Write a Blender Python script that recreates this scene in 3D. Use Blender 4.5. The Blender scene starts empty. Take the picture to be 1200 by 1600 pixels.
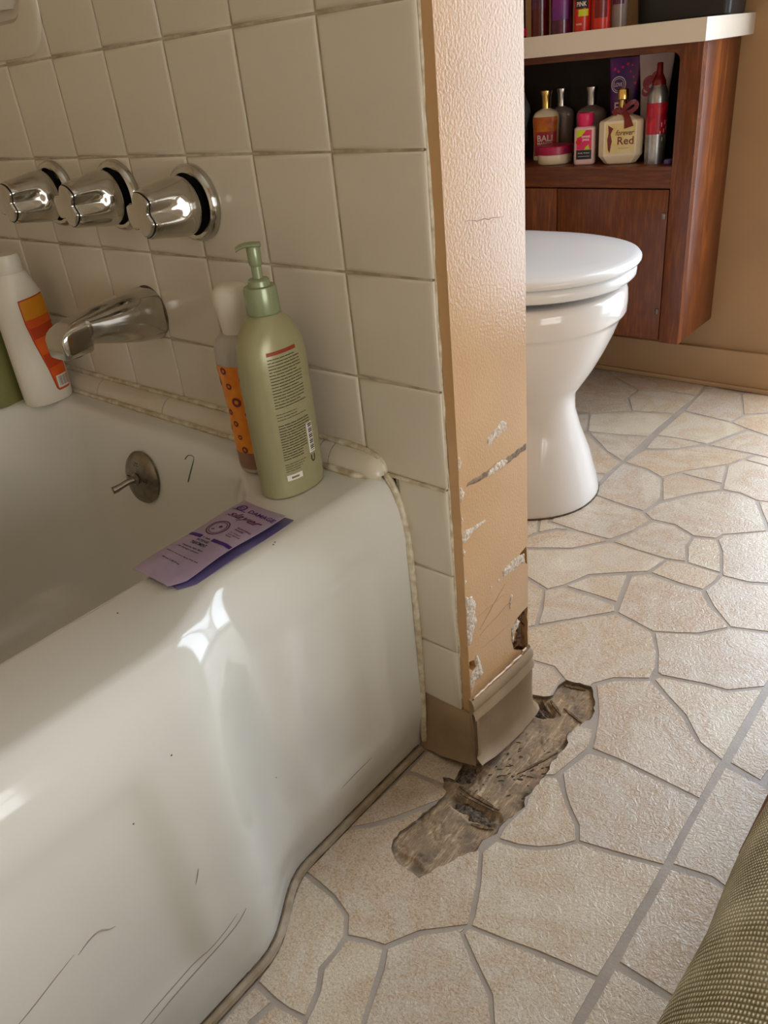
import bpy, bmesh, math, random
from mathutils import Vector, Matrix, noise
from mathutils.geometry import delaunay_2d_cdt

random.seed(7)
scene = bpy.context.scene
COL = scene.collection
PI = math.pi

# ------------------------------------------------------------------ camera
cam = bpy.data.cameras.new('camera')
cam.sensor_fit = 'VERTICAL'; cam.sensor_height = 24.0; cam.sensor_width = 18.0
cam.lens = 1237.88 / 1600 * 24.0
cam.clip_start = 0.01; cam.clip_end = 50
cam_ob = bpy.data.objects.new('camera', cam); COL.objects.link(cam_ob)
right = Vector((0.76518352, 0.63665378, -0.09574004))
down = Vector((0.25280573, -0.43388748, -0.86477218))
fwd = Vector((-0.59210088, 0.63750579, -0.49295327))
m = Matrix((right, -down, -fwd)).transposed().to_4x4()
m.translation = Vector((0.4405, -0.5725, 0.7918))
cam_ob.matrix_world = m
scene.camera = cam_ob

# ------------------------------------------------------------------ world, daylight, exposure
world = bpy.data.worlds.new('sky'); scene.world = world; world.use_nodes = True
wn = world.node_tree.nodes
wn['Background'].inputs[0].default_value = (0.72, 0.84, 1.0, 1)
wn['Background'].inputs[1].default_value = 2.0

def area(name, loc, rot, sx, sy, power, color):
    l = bpy.data.lights.new(name, 'AREA'); l.shape = 'RECTANGLE'; l.size = sx; l.size_y = sy
    l.energy = power; l.color = color
    o = bpy.data.objects.new(name, l); o.location = loc; o.rotation_euler = rot; COL.objects.link(o)
    return o
# daylight outside the glazed door in the far wall ; warm fill from an added right-wall window
area('door_daylight', (0.475, 1.56, 1.06), (-PI/2, 0, 0), 1.04, 1.9, 39.0, (0.79, 0.885, 1.0))
area('window_fill', (1.98, -0.75, 0.70), (0, PI/2, 0), 0.95, 1.3, 17.0, (1.0, 0.94, 0.85))

scene.view_settings.view_transform = 'Standard'
scene.view_settings.look = 'None'
scene.view_settings.exposure = 0.12
scene.view_settings.gamma = 1.0
scene.view_settings.use_curve_mapping = False

# ------------------------------------------------------------------ materials
def lin(c):
    return tuple((x/255/12.92 if x/255 <= 0.04045 else ((x/255+0.055)/1.055)**2.4) for x in c) + (1.0,)

def mat(name, col, rough=0.5, metal=0.0, spec=0.5, col2=None, vscale=20, vdet=4, bump=0, bscale=60, bdist=0.001,
        coat=0, trans=0, stretch=None, objrand=None, sss=0):
    M = bpy.data.materials.new(name); M.use_nodes = True
    nt = M.node_tree; N = nt.nodes; L = nt.links
    b = N['Principled BSDF']
    b.inputs['Base Color'].default_value = lin(col)
    b.inputs['Roughness'].default_value = rough
    b.inputs['Metallic'].default_value = metal
    b.inputs['Specular IOR Level'].default_value = spec
    b.inputs['Coat Weight'].default_value = coat
    b.inputs['Transmission Weight'].default_value = trans
    tc = N.new('ShaderNodeTexCoord')
    vec = tc.outputs['Object']
    if stretch:
        mp = N.new('ShaderNodeMapping'); mp.inputs['Scale'].default_value = stretch
        L.new(vec, mp.inputs[0]); vec = mp.outputs[0]
    if objrand:
        oi = N.new('ShaderNodeObjectInfo')
        add = N.new('ShaderNodeVectorMath'); add.operation = 'ADD'
        sc = N.new('ShaderNodeMath'); sc.operation = 'MULTIPLY'; sc.inputs[1].default_value = 37.0
        L.new(oi.outputs['Random'], sc.inputs[0]); L.new(vec, add.inputs[0]); L.new(sc.outputs[0], add.inputs[1])
        vec = add.outputs[0]
    if col2 is not None or objrand:
        nz = N.new('ShaderNodeTexNoise'); nz.inputs['Scale'].default_value = vscale
        nz.inputs['Detail'].default_value = vdet; L.new(vec, nz.inputs['Vector'])
        ramp = N.new('ShaderNodeValToRGB')
        ramp.color_ramp.elements[0].position = 0.35; ramp.color_ramp.elements[1].position = 0.65
        ramp.color_ramp.elements[0].color = lin(col); ramp.color_ramp.elements[1].color = lin(col2 or col)
        L.new(nz.outputs['Fac'], ramp.inputs[0]); out = ramp.outputs[0]
        if objrand:
            rr = N.new('ShaderNodeValToRGB'); rr.color_ramp.interpolation = 'LINEAR'
            els = rr.color_ramp.elements
            for i, c in enumerate(objrand):
                e = els[i] if i < 2 else els.new(i/(len(objrand)-1))
                e.position = i/(len(objrand)-1); e.color = lin(c)
            els[1].position = 1/(len(objrand)-1)
            L.new(oi.outputs['Random'], rr.inputs[0])
            mx = N.new('ShaderNodeMix'); mx.data_type = 'RGBA'; mx.blend_type = 'MIX'
            mx.inputs[0].default_value = 0.5
            L.new(rr.outputs[0], mx.inputs[6]); L.new(out, mx.inputs[7]); out = mx.outputs[2]
        L.new(out, b.inputs['Base Color'])
    if bump:
        n2 = N.new('ShaderNodeTexNoise'); n2.inputs['Scale'].default_value = bscale; n2.inputs['Detail'].default_value = 3
        L.new(vec, n2.inputs['Vector'])
        bp = N.new('ShaderNodeBump'); bp.inputs['Strength'].default_value = bump; bp.inputs['Distance'].default_value = bdist
        L.new(n2.outputs['Fac'], bp.inputs['Height']); L.new(bp.outputs[0], b.inputs['Normal'])
    return M

def wood(name, c1, c2, rough, sc=(18, 18, 1.6), bump=0.15, stain=None):
    M = bpy.data.materials.new(name); M.use_nodes = True
    nt = M.node_tree; N = nt.nodes; L = nt.links; b = N['Principled BSDF']
    tc = N.new('ShaderNodeTexCoord'); mp = N.new('ShaderNodeMapping'); mp.inputs['Scale'].default_value = sc
    L.new(tc.outputs['Object'], mp.inputs[0])
    n1 = N.new('ShaderNodeTexNoise'); n1.inputs['Scale'].default_value = 1.2; n1.inputs['Detail'].default_value = 3
    n1.inputs['Distortion'].default_value = 1.2
    L.new(mp.outputs[0], n1.inputs['Vector'])
    mul = N.new('ShaderNodeMath'); mul.operation = 'MULTIPLY'; mul.inputs[1].default_value = 9.0
    L.new(n1.outputs['Fac'], mul.inputs[0])
    sn = N.new('ShaderNodeMath'); sn.operation = 'SINE'; L.new(mul.outputs[0], sn.inputs[0])
    n3 = N.new('ShaderNodeTexNoise'); n3.inputs['Scale'].default_value = 14; n3.inputs['Detail'].default_value = 5
    L.new(mp.outputs[0], n3.inputs['Vector'])
    ad = N.new('ShaderNodeMath'); ad.operation = 'MULTIPLY_ADD'; ad.inputs[1].default_value = 0.28
    L.new(sn.outputs[0], ad.inputs[0]); L.new(n3.outputs['Fac'], ad.inputs[2])
    r = N.new('ShaderNodeValToRGB'); r.color_ramp.elements[0].position = 0.2; r.color_ramp.elements[1].position = 0.8
    r.color_ramp.elements[0].color = lin(c1); r.color_ramp.elements[1].color = lin(c2)
    L.new(ad.outputs[0], r.inputs[0]); L.new(r.outputs[0], b.inputs['Base Color'])
    if stain:
        ns = N.new('ShaderNodeTexNoise'); ns.inputs['Scale'].default_value = 38; ns.inputs['Detail'].default_value = 5
        L.new(tc.outputs['Object'], ns.inputs['Vector'])
        rs_ = N.new('ShaderNodeValToRGB'); rs_.color_ramp.elements[0].position = 0.46; rs_.color_ramp.elements[1].position = 0.66
        L.new(ns.outputs['Fac'], rs_.inputs[0])
        mx = N.new('ShaderNodeMix'); mx.data_type = 'RGBA'; mx.inputs[7].default_value = lin(stain)
        L.new(rs_.outputs[0], mx.inputs[0]); L.new(r.outputs[0], mx.inputs[6]); L.new(mx.outputs[2], b.inputs['Base Color'])
    b.inputs['Roughness'].default_value = rough
    bp = N.new('ShaderNodeBump'); bp.inputs['Strength'].default_value = bump; bp.inputs['Distance'].default_value = 0.001
    L.new(ad.outputs[0], bp.inputs['Height']); L.new(bp.outputs[0], b.inputs['Normal'])
    return M

MT = {}
MT['paint'] = mat('tan_semigloss_paint', (198, 157, 110), 0.19, col2=(190, 149, 104), vscale=9, bump=0.32, bscale=330, bdist=0.0010)
MT['paint_dark'] = mat('brown_base_paint', (158, 132, 100), 0.42, col2=(138, 112, 84), vscale=16, bump=0.15, bscale=120)
MT['wallpaint'] = mat('far_wall_paint', (174, 138, 98), 0.45, col2=(166, 131, 92), vscale=5, bump=0.15, bscale=200)
MT['cream'] = mat('cream_wall_paint', (205, 186, 158), 0.6)
MT['ceiling'] = mat('ceiling_white', (225, 220, 208), 0.8)
MT['tile'] = mat('glazed_cream_tile', (212, 202, 183), 0.16, col2=(206, 195, 175), vscale=6, bump=0.03, bscale=30)
MT['grout'] = mat('dirty_grout', (156, 140, 116), 0.85, col2=(196, 184, 160), vscale=45, bump=0.4, bscale=300)
MT['caulk'] = mat('dirty_caulk', (214, 205, 182), 0.5, col2=(178, 160, 128), vscale=90, vdet=2, bump=0.5, bscale=350)
MT['caulkfloor'] = mat('floor_caulk', (176, 160, 136), 0.5, col2=(150, 130, 105), vscale=60, bump=0.3, bscale=200)
MT['grime'] = mat('dark_grime', (70, 58, 46), 0.8, col2=(110, 92, 72), vscale=120)
MT['enamel'] = mat('white_enamel', (217, 215, 206), 0.11, col2=(213, 211, 201), vscale=5, coat=0.4)
MT['porcelain'] = mat('white_porcelain', (230, 224, 218), 0.12, coat=0.3)
MT['seatplastic'] = mat('white_seat_plastic', (234, 234, 234), 0.2)
MT['chrome'] = mat('worn_chrome', (205, 203, 196), 0.12, 1.0, col2=(185, 182, 174), vscale=30, bump=0.04, bscale=80)
MT['nickel'] = mat('dull_nickel', (150, 142, 128), 0.3, 1.0, col2=(110, 102, 90), vscale=50, bump=0.15, bscale=120)
MT['black'] = mat('black_recess', (14, 12, 10), 0.8)
def stone_mat():
    M = bpy.data.materials.new('embossed_vinyl_flagstone'); M.use_nodes = True
    nt = M.node_tree; N = nt.nodes; L = nt.links; b = N['Principled BSDF']
    tc = N.new('ShaderNodeTexCoord'); oi = N.new('ShaderNodeObjectInfo')
    sc = N.new('ShaderNodeMath'); sc.operation = 'MULTIPLY'; sc.inputs[1].default_value = 41.0; L.new(oi.outputs['Random'], sc.inputs[0])
    add = N.new('ShaderNodeVectorMath'); add.operation = 'ADD'; L.new(tc.outputs['Object'], add.inputs[0]); L.new(sc.outputs[0], add.inputs[1])
    vec = add.outputs[0]
    def nz(scale, det, dist=0.0, rough=0.55):
        n = N.new('ShaderNodeTexNoise'); n.inputs['Scale'].default_value = scale; n.inputs['Detail'].default_value = det
        n.inputs['Distortion'].default_value = dist; n.inputs['Roughness'].default_value = rough; L.new(vec, n.inputs['Vector']); return n.outputs['Fac']
    def ramp(fac, stops):
        r = N.new('ShaderNodeValToRGB'); e = r.color_ramp.elements
        while len(e) < len(stops): e.new(0.5)
        for k, (p, c) in enumerate(stops): e[k].position = p; e[k].color = c if len(c) == 4 else lin(c)
        L.new(fac, r.inputs[0]); return r.outputs[0]
    def mix(a, b_, fac, mode='MIX'):
        m_ = N.new('ShaderNodeMix'); m_.data_type = 'RGBA'; m_.blend_type = mode
        if isinstance(fac, float): m_.inputs[0].default_value = fac
        else: L.new(fac, m_.inputs[0])
        L.new(a, m_.inputs[6]); L.new(b_, m_.inputs[7]); return m_.outputs[2]
    # colour patches within each stone, a tint per stone, fine grains
    big = ramp(nz(8.0, 4.0, 1.4), [(0.37, (224, 213, 190)), (0.46, (196, 178, 152)), (0.52, (190, 148, 104)), (0.60, (204, 192, 176))])
    tint = ramp(oi.outputs['Random'], [(0.0, (202, 176, 138)), (0.2, (184, 166, 148)), (0.4, (188, 148, 108)), (0.6, (214, 198, 168)), (0.8, (180, 164, 152)), (1.0, (200, 170, 130))])
    c = mix(big, tint, 0.5)
    gr = ramp(nz(420.0, 2.0, 0.0, 0.7), [(0.32, (150, 128, 104)), (0.45, (205, 190, 170)), (0.6, (226, 214, 196)), (0.75, (252, 246, 232))])
    c = mix(c, gr, 0.42)
    L.new(c, b.inputs['Base Color'])
    b.inputs['Roughness'].default_value = 0.18; b.inputs['Specular IOR Level'].default_value = 0.75
    h1 = nz(460.0, 3.0, 0.6, 0.65); h2 = nz(85.0, 2.0, 2.2)
    mm = N.new('ShaderNodeMath'); mm.operation = 'MULTIPLY_ADD'; mm.inputs[1].default_value = 1.7; L.new(h2, mm.inputs[0]); L.new(h1, mm.inputs[2])
    bp = N.new('ShaderNodeBump'); bp.inputs['Strength'].default_value = 0.42; bp.inputs['Distance'].default_value = 0.0014
    L.new(mm.outputs[0], bp.inputs['Height']); L.new(bp.outputs[0], b.inputs['Normal'])
    return M
MT['stone'] = stone_mat()
MT['vgrout'] = mat('vinyl_grout_line', (176, 164, 152), 0.35, 0, 0.5, col2=(164, 152, 140), vscale=25, bump=0.3, bscale=300)
MT['rot'] = wood('rotten_plywood', (150, 124, 96), (230, 204, 166), 0.9, (85, 10, 20), 0.5, (122, 106, 88))
MT['splinter'] = wood('splintered_wood', (92, 70, 50), (176, 146, 110), 0.9, (60, 10, 60), 0.5)
MT['pit'] = mat('dusty_pit', (66, 56, 48), 0.95, col2=(142, 128, 114), vscale=260, bump=0.9, bscale=400, bdist=0.003)
MT['rust'] = mat('rusty_cavity', (58, 32, 12), 0.8, col2=(120, 74, 26), vscale=120, bump=0.9, bscale=260, bdist=0.003)
MT['ochre'] = mat('ochre_rust', (176, 116, 30), 0.8, col2=(120, 72, 20), vscale=150, bump=0.5, bscale=200)
MT['plaster'] = mat('chipped_plaster', (226, 212, 194), 0.9, col2=(180, 158, 134), vscale=220, bump=0.9, bscale=330, bdist=0.002)
MT['scuff'] = mat('grey_scuff', (98, 84, 70), 0.7, col2=(150, 122, 92), vscale=200)
MT['crack'] = mat('brown_crack', (150, 117, 84), 0.7, col2=(178, 141, 104), vscale=260)
MT['wood'] = wood('red_brown_cabinet_wood', (96, 44, 10), (152, 82, 26), 0.34, (16, 16, 1.5), 0.1)
MT['wood_h'] = wood('red_brown_rail_wood', (92, 43, 11), (144, 77, 26), 0.36, (1.5, 16, 16), 0.1)
MT['laminate'] = mat('cream_laminate', (214, 202, 184), 0.4)
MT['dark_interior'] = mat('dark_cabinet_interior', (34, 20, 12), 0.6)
MT['scratch'] = mat('enamel_scratch', (150, 140, 126), 0.7)
MT['pen'] = mat('green_pen', (62, 110, 74), 0.6)
MT['glass'] = None
MT['whiteframe'] = mat('white_frame_paint', (228, 226, 220), 0.4)
MT['greenbottle'] = mat('sage_green_plastic', (158, 154, 116), 0.32, 0.2, col2=(162, 158, 121), vscale=8)
MT['greenpump'] = mat('sage_green_pump', (146, 156, 122), 0.25, 0.3)
MT['olive'] = mat('olive_plastic', (120, 120, 68), 0.35)
MT['ink'] = mat('dark_print', (52, 46, 22), 0.6)
MT['redink'] = mat('red_print', (142, 48, 22), 0.5)
MT['white'] = mat('white_plastic', (222, 214, 198), 0.4)
MT['whitelabel'] = mat('white_label', (224, 220, 208), 0.5)
MT['blackink'] = mat('black_print', (20, 18, 18), 0.5)
MT['orange'] = mat('orange_label', (206, 78, 14), 0.4, col2=(224, 96, 18), vscale=30)
MT['dkorange'] = mat('dark_orange_band', (184, 60, 12), 0.4)
MT['amber'] = mat('amber_label_top', (214, 138, 20), 0.4)
MT['redborder'] = mat('red_label_border', (176, 30, 12), 0.4)
MT['frosted'] = mat('frosted_clear_plastic', (176, 168, 156), 0.35, spec=0.4)
MT['mauve'] = mat('mauve_liquid', (142, 104, 84), 0.35)
MT['orangeprint'] = mat('orange_flower_label', (232, 146, 26), 0.35, col2=(220, 122, 24), vscale=60)
MT['plum'] = mat('plum_print', (110, 40, 50), 0.45)
MT['lilac'] = mat('lilac_sachet', (172, 154, 178), 0.28, 0.1, col2=(162, 144, 170), vscale=25, bump=0.12, bscale=70)
MT['violet'] = mat('violet_sachet_inside', (112, 102, 150), 0.35, 0.1, col2=(100, 90, 140), vscale=25)
MT['purpleink'] = mat('purple_print', (62, 24, 112), 0.4)
MT['plumink'] = mat('plum_sachet_print', (92, 34, 78), 0.5)
MT['magenta'] = mat('magenta_plastic', (170, 20, 70), 0.3)
MT['pinkcap'] = mat('pink_cap', (216, 30, 92), 0.35)
MT['creamlotion'] = mat('cream_lotion_plastic', (232, 214, 182), 0.3)
MT['pinklotion'] = mat('pale_pink_lotion', (222, 186, 180), 0.3)
MT['gold'] = mat('gold_metal', (226, 190, 110), 0.2, 1.0)
MT['silver'] = mat('silver_metal', (200, 196, 194), 0.2, 1.0)
MT['greyglass'] = mat('grey_bottle', (128, 112, 108), 0.2)
MT['lime'] = mat('lime_print', (196, 204, 24), 0.5)
MT['redgloss'] = mat('red_plastic', (112, 10, 14), 0.25)
MT['redribbon'] = mat('red_ribbon', (112, 8, 14), 0.35)
MT['goldlabel'] = mat('pale_gold_label', (214, 188, 120), 0.4, col2=(232, 210, 160), vscale=20)
MT['brownink'] = mat('brown_print', (112, 44, 22), 0.5)
MT['tubepurple'] = mat('purple_tube', (112, 22, 112), 0.3, col2=(44, 20, 110), vscale=22)
MT['tubegrey'] = mat('grey_rose_tube', (214, 194, 190), 0.3, col2=(204, 178, 176), vscale=20)
MT['rose'] = mat('rose_print', (190, 84, 104), 0.4, col2=(164, 56, 80), vscale=50)
MT['aluminium'] = mat('brushed_aluminium', (178, 176, 174), 0.3, 0.8, col2=(150, 148, 148), vscale=40)
MT['redprint'] = mat('red_can_print', (206, 24, 36), 0.35, col2=(150, 10, 50), vscale=60)
MT['darkplastic'] = mat('black_plastic', (22, 21, 22), 0.4)
MT['darkred'] = mat('dark_red_bottle', (78, 10, 14), 0.15)
MT['darkpurple'] = mat('dark_purple_bottle', (58, 14, 46), 0.12, col2=(96, 24, 60), vscale=40)
MT['redorange'] = mat('red_orange_bottle', (196, 36, 16), 0.25)
MT['balired'] = mat('sunset_label', (172, 26, 60), 0.35, col2=(206, 70, 20), vscale=26)
MT['baliyellow'] = mat('sunset_label_top', (216, 134, 24), 0.35, col2=(190, 70, 20), vscale=40)
MT['whiteink'] = mat('white_print', (236, 220, 212), 0.5)
MT['bag'] = mat('grey_plastic_bag', (120, 122, 120), 0.3, bump=0.3, bscale=40)
MT['brownwood'] = wood('brown_wood_pole', (96, 48, 22), (140, 80, 40), 0.5, (16, 1.5, 16), 0.1)

def glass_mat():
    M = bpy.data.materials.new('window_glass'); M.use_nodes = True
    N = M.node_tree.nodes; L = M.node_tree.links
    for n in list(N): N.remove(n)
    o = N.new('ShaderNodeOutputMaterial'); t = N.new('ShaderNodeBsdfTransparent'); g = N.new('ShaderNodeBsdfGlossy')
    g.inputs['Roughness'].default_value = 0.02
    mx = N.new('ShaderNodeMixShader'); mx.inputs[0].default_value = 0.08
    L.new(t.outputs[0], mx.inputs[1]); L.new(g.outputs[0], mx.inputs[2]); L.new(mx.outputs[0], o.inputs[0])
    return M
MT['glass'] = glass_mat()

def weave_mat():
    M = bpy.data.materials.new('khaki_woven_fabric'); M.use_nodes = True
    nt = M.node_tree; N = nt.nodes; L = nt.links; b = N['Principled BSDF']
    b.inputs['Roughness'].default_value = 0.9; b.inputs['Specular IOR Level'].default_value = 0.15
    uv = N.new('ShaderNodeUVMap')
    def wave(direction, scale):
        w = N.new('ShaderNodeTexWave'); w.wave_type = 'BANDS'; w.bands_direction = direction
        w.inputs['Scale'].default_value = scale; w.inputs['Distortion'].default_value = 1.4
        w.inputs['Detail'].default_value = 1; w.inputs['Detail Scale'].default_value = 0.6
        L.new(uv.outputs[0], w.inputs['Vector']); return w.outputs['Fac']
    a = wave('X', 105.0); c = wave('Y', 75.0)
    mu = N.new('ShaderNodeMath'); mu.operation = 'MULTIPLY'; L.new(a, mu.inputs[0]); L.new(c, mu.inputs[1])
    nz = N.new('ShaderNodeTexNoise'); nz.inputs['Scale'].default_value = 22; nz.inputs['Detail'].default_value = 4
    L.new(uv.outputs[0], nz.inputs['Vector'])
    ad = N.new('ShaderNodeMath'); ad.operation = 'MULTIPLY_ADD'; ad.inputs[1].default_value = 0.75
    L.new(mu.outputs[0], ad.inputs[0])
    nm = N.new('ShaderNodeMath'); nm.operation = 'MULTIPLY'; nm.inputs[1].default_value = 0.55
    L.new(nz.outputs['Fac'], nm.inputs[0]); L.new(nm.outputs[0], ad.inputs[2])
    r = N.new('ShaderNodeValToRGB'); r.color_ramp.elements[0].position = 0.22; r.color_ramp.elements[1].position = 0.72
    r.color_ramp.elements[0].color = lin((116, 100, 64)); r.color_ramp.elements[1].color = lin((240, 228, 192))
    L.new(ad.outputs[0], r.inputs[0]); L.new(r.outputs[0], b.inputs['Base Color'])
    bp = N.new('ShaderNodeBump'); bp.inputs['Strength'].default_value = 0.9; bp.inputs['Distance'].default_value = 0.003
    L.new(ad.outputs[0], bp.inputs['Height']); L.new(bp.outputs[0], b.inputs['Normal'])
    return M
MT['weave'] = weave_mat()

# ------------------------------------------------------------------ helpers
def tag(o, label=None, cat=None, group=None, kind=None):
    if label: o['label'] = label
    if cat: o['category'] = cat
    if group: o['group'] = group
    if kind: o['kind'] = kind
    return o

def thing(name, label, cat, loc=(0, 0, 0), rz=0.0, group=None):
    o = bpy.data.objects.new(name, None); o.empty_display_size = 0.02
    o.location = loc; o.rotation_euler = (0, 0, rz); COL.objects.link(o)
    return tag(o, label, cat, group)

def mesh_of(name, verts, faces, mt, smooth=True, ang=38, uvs=None):
    me = bpy.data.meshes.new(name)
    me.from_pydata([tuple(v) for v in verts], [], [tuple(f) for f in faces])
    if uvs is not None:
        ul = me.uv_layers.new(name='UVMap')
        for lp in me.loops: ul.data[lp.index].uv = uvs[lp.vertex_index]
    bm = bmesh.new(); bm.from_mesh(me); bmesh.ops.recalc_face_normals(bm, faces=bm.faces); bm.to_mesh(me); bm.free()
    me.materials.append(MT[mt] if isinstance(mt, str) else mt)
    if smooth:
        me.shade_smooth(); me.set_sharp_from_angle(angle=math.radians(ang))
    else:
        me.shade_flat()
    return me

def obj(name, me, parent=None, loc=None, rot=None):
    o = bpy.data.objects.new(name, me); COL.objects.link(o)
    if parent is not None: o.parent = parent
    if loc is not None: o.location = loc
    if rot is not None: o.rotation_euler = rot
    return o

def mk(name, geo, mt, parent=None, world=False, smooth=True, ang=38, loc=None, rot=None):
    verts, faces = geo[0], geo[1]
    uvs = geo[2] if len(geo) > 2 else None
    if world and parent is not None:
        L = Vector(parent.location); rz = -parent.rotation_euler.z
        R = Matrix.Rotation(rz, 3, 'Z')
        verts = [R @ (Vector(v) - L) for v in verts]
    return obj(name, mesh_of(name, verts, faces, mt, smooth, ang, uvs), parent, loc, rot)

def join(*geos):
    V, F = [], []
    for g in geos:
        n = len(V); V += [tuple(v) for v in g[0]]; F += [tuple(i+n for i in f) for f in g[1]]
    return V, F

def box(x0, x1, y0, y1, z0, z1, bev=0.0, seg=2):
    bm = bmesh.new(); bmesh.ops.create_cube(bm, size=1.0)
    for v in bm.verts:
        v.co = Vector(((x0+x1)/2 + v.co.x*(x1-x0), (y0+y1)/2 + v.co.y*(y1-y0), (z0+z1)/2 + v.co.z*(z1-z0)))
    if bev: bmesh.ops.bevel(bm, geom=bm.edges[:], offset=bev, segments=seg, affect='EDGES', profile=0.5)
    bm.verts.ensure_lookup_table(); bm.verts.index_update()
    g = ([v.co.copy() for v in bm.verts], [[v.index for v in f.verts] for f in bm.faces]); bm.free()
    return g

def loft(rings, cap0=True, cap1=True, closed=True):
    n = len(rings[0]); V = [v for r in rings for v in r]; F = []
    for k in range(len(rings)-1):
        for i in range(n if closed else n-1):
            j = (i+1) % n
            F.append((k*n+i, k*n+j, (k+1)*n+j, (k+1)*n+i))
    if cap0: F.append(tuple(range(n)))
    if cap1: F.append(tuple(range((len(rings)-1)*n, len(rings)*n)))
    return V, F

def se(c, p):
    return math.copysign(abs(c)**(2.0/p), c)

def oval(profile, seg=40, power=2.0, cap=True, cx=0, cy=0):
    rings = []
    for z, rx, ry in profile:
        rings.append([Vector((cx+rx*se(math.cos(2*PI*i/seg), power), cy+ry*se(math.sin(2*PI*i/seg), power), z)) for i in range(seg)])
    return loft(rings, cap, cap)

def lathe(profile, seg=32, axis='Z', center=(0, 0, 0), cap=True):
    """profile (r, h): h runs along +axis ('Z', 'X' or '-Y')"""
    c = Vector(center); rings = []
    for r, h in profile:
        ring = []
        for i in range(seg):
            a = 2*PI*i/seg; u, v = r*math.cos(a), r*math.sin(a)
            ring.append(c + (Vector((u, v, h)) if axis == 'Z' else Vector((u, -h, v)) if axis == '-Y' else Vector((h, u, v))))
        rings.append(ring)
    return loft(rings, cap, cap)

def tube(path, r, seg=10, closed=False, cap=True):
    P = [Vector(p) for p in path]; rings = []
    rr = r if isinstance(r, (list, tuple)) else [r]*len(P)
    t0 = (P[1]-P[0]).normalized()
    up = Vector((0, 0, 1)) if abs(t0.z) < 0.9 else Vector((1, 0, 0))
    nrm = (up - t0*up.dot(t0)).normalized()
    for i, p in enumerate(P):
        t = (P[min(i+1, len(P)-1)] - P[max(i-1, 0)]).normalized()
        nrm = (nrm - t*nrm.dot(t)).normalized(); bn = t.cross(nrm)
        rings.append([p + (nrm*math.cos(2*PI*k/seg) + bn*math.sin(2*PI*k/seg))*rr[i] for k in range(seg)])
    return loft(rings, cap, cap)

def smooth_path(P, n=6):
    P = [Vector(p) for p in P]; out = []
    for i in range(len(P)-1):
        p0, p1, p2, p3 = P[max(i-1, 0)], P[i], P[i+1], P[min(i+2, len(P)-1)]
        for k in range(n):
            t = k/n
            out.append(0.5*((2*p1) + (p2-p0)*t + (2*p0-5*p1+4*p2-p3)*t*t + (3*p1-p0-3*p2+p3)*t**3))
    out.append(P[-1]); return out

def area2(P):
    return 0.5*sum(P[i][0]*P[(i+1) % len(P)][1] - P[(i+1) % len(P)][0]*P[i][1] for i in range(len(P)))

def ragged(P, step, amp, seed=0):
    """subdivide a closed outline and jitter it"""
    rnd = random.Random(seed); out = []
    for i in range(len(P)):
        a, b = Vector(P[i]), Vector(P[(i+1) % len(P)]); d = (b-a).length; k = max(1, int(d/step))
        nrm = Vector((-(b-a).y, (b-a).x)).normalized() if d > 0 else Vector((0, 0))
        for j in range(k):
            out.append(a.lerp(b, j/k) + nrm*rnd.uniform(-amp, amp))
    return out

def inset(P, d):
    if area2(P) < 0: P = P[::-1]
    P = [Vector(p) for p in P]; n = len(P); out = []
    for i in range(n):
        a, b, c = P[i-1], P[i], P[(i+1) % n]
        e1 = (b-a).normalized(); e2 = (c-b).normalized()
        n1 = Vector((-e1.y, e1.x)); n2 = Vector((-e2.y, e2.x))
        mv = (n1+n2); L = mv.length
        if L < 1e-4: out.append(b + n1*d); continue
        mv /= L; k_ = d/max(0.45, mv.dot(n1)); out.append(b + mv*(min(k_, 2*d) if d > 0 else max(k_, 2*d)))
    return out

def cdt(outer, holes=()):
    V, faces = [], []
    for P in [outer] + list(holes):
        P = [Vector((p[0], p[1])) for p in P]
        if area2(P) < 0: P = P[::-1]
        faces.append(list(range(len(V), len(V)+len(P)))); V += [Vector((p[0], p[1])) for p in P]
    r = delaunay_2d_cdt(V, [], faces, 0, 1e-6)
    ov, of, orig = r[0], r[2], r[5]
    tris = [f for f, o in zip(of, orig) if 0 in o and not any(k in o for k in range(1, len(holes)+1))]
    used = sorted({i for t in tris for i in t}); mp = {u: k for k, u in enumerate(used)}
    return [ov[u] for u in used], [[mp[i] for i in t] for t in tris]

def slab(V2, T, top, bot):
    """triangulated 2D region -> plate; top/bot map (u, v) to 3D"""
    n = len(V2); V = [top(*v) for v in V2] + [bot(*v) for v in V2]; F = [tuple(t) for t in T] + [tuple(i+n for i in t[::-1]) for t in T]
    cnt = {}
    for t in T:
        for a, b in zip(t, t[1:]+t[:1]):
            k = (min(a, b), max(a, b)); cnt.setdefault(k, []).append((a, b))
    for k, l in cnt.items():
        if len(l) == 1:
            a, b = l[0]; F.append((b, a, a+n, b+n))
    return V, F

def clip_half(P, a, nrm):
    out = []
    for i in range(len(P)):
        p, q = P[i], P[(i+1) % len(P)]; dp = (p-a).dot(nrm); dq = (q-a).dot(nrm)
        if dp <= 0: out.append(p)
        if (dp < 0 < dq) or (dq < 0 < dp): out.append(p.lerp(q, dp/(dp-dq)))
    return out

def voronoi_cells(x0, x1, y0, y1, size, seed):
    rnd = random.Random(seed); nx = max(1, round((x1-x0)/size)); ny = max(1, round((y1-y0)/size)); S = []
    for i in range(nx):
        for j in range(ny):
            S.append(Vector((x0+(i+0.5+rnd.uniform(-.34, .34))*(x1-x0)/nx, y0+(j+0.5+rnd.uniform(-.34, .34))*(y1-y0)/ny)))
    cells = []
    for s in S:
        P = [Vector((x0, y0)), Vector((x1, y0)), Vector((x1, y1)), Vector((x0, y1))]
        for q in S:
            if q is not s and (q-s).length < size*3:
                P = clip_half(P, (s+q)/2, (q-s).normalized())
                if len(P) < 3: break
        if len(P) >= 3: cells.append(P)
    return cells

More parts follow.
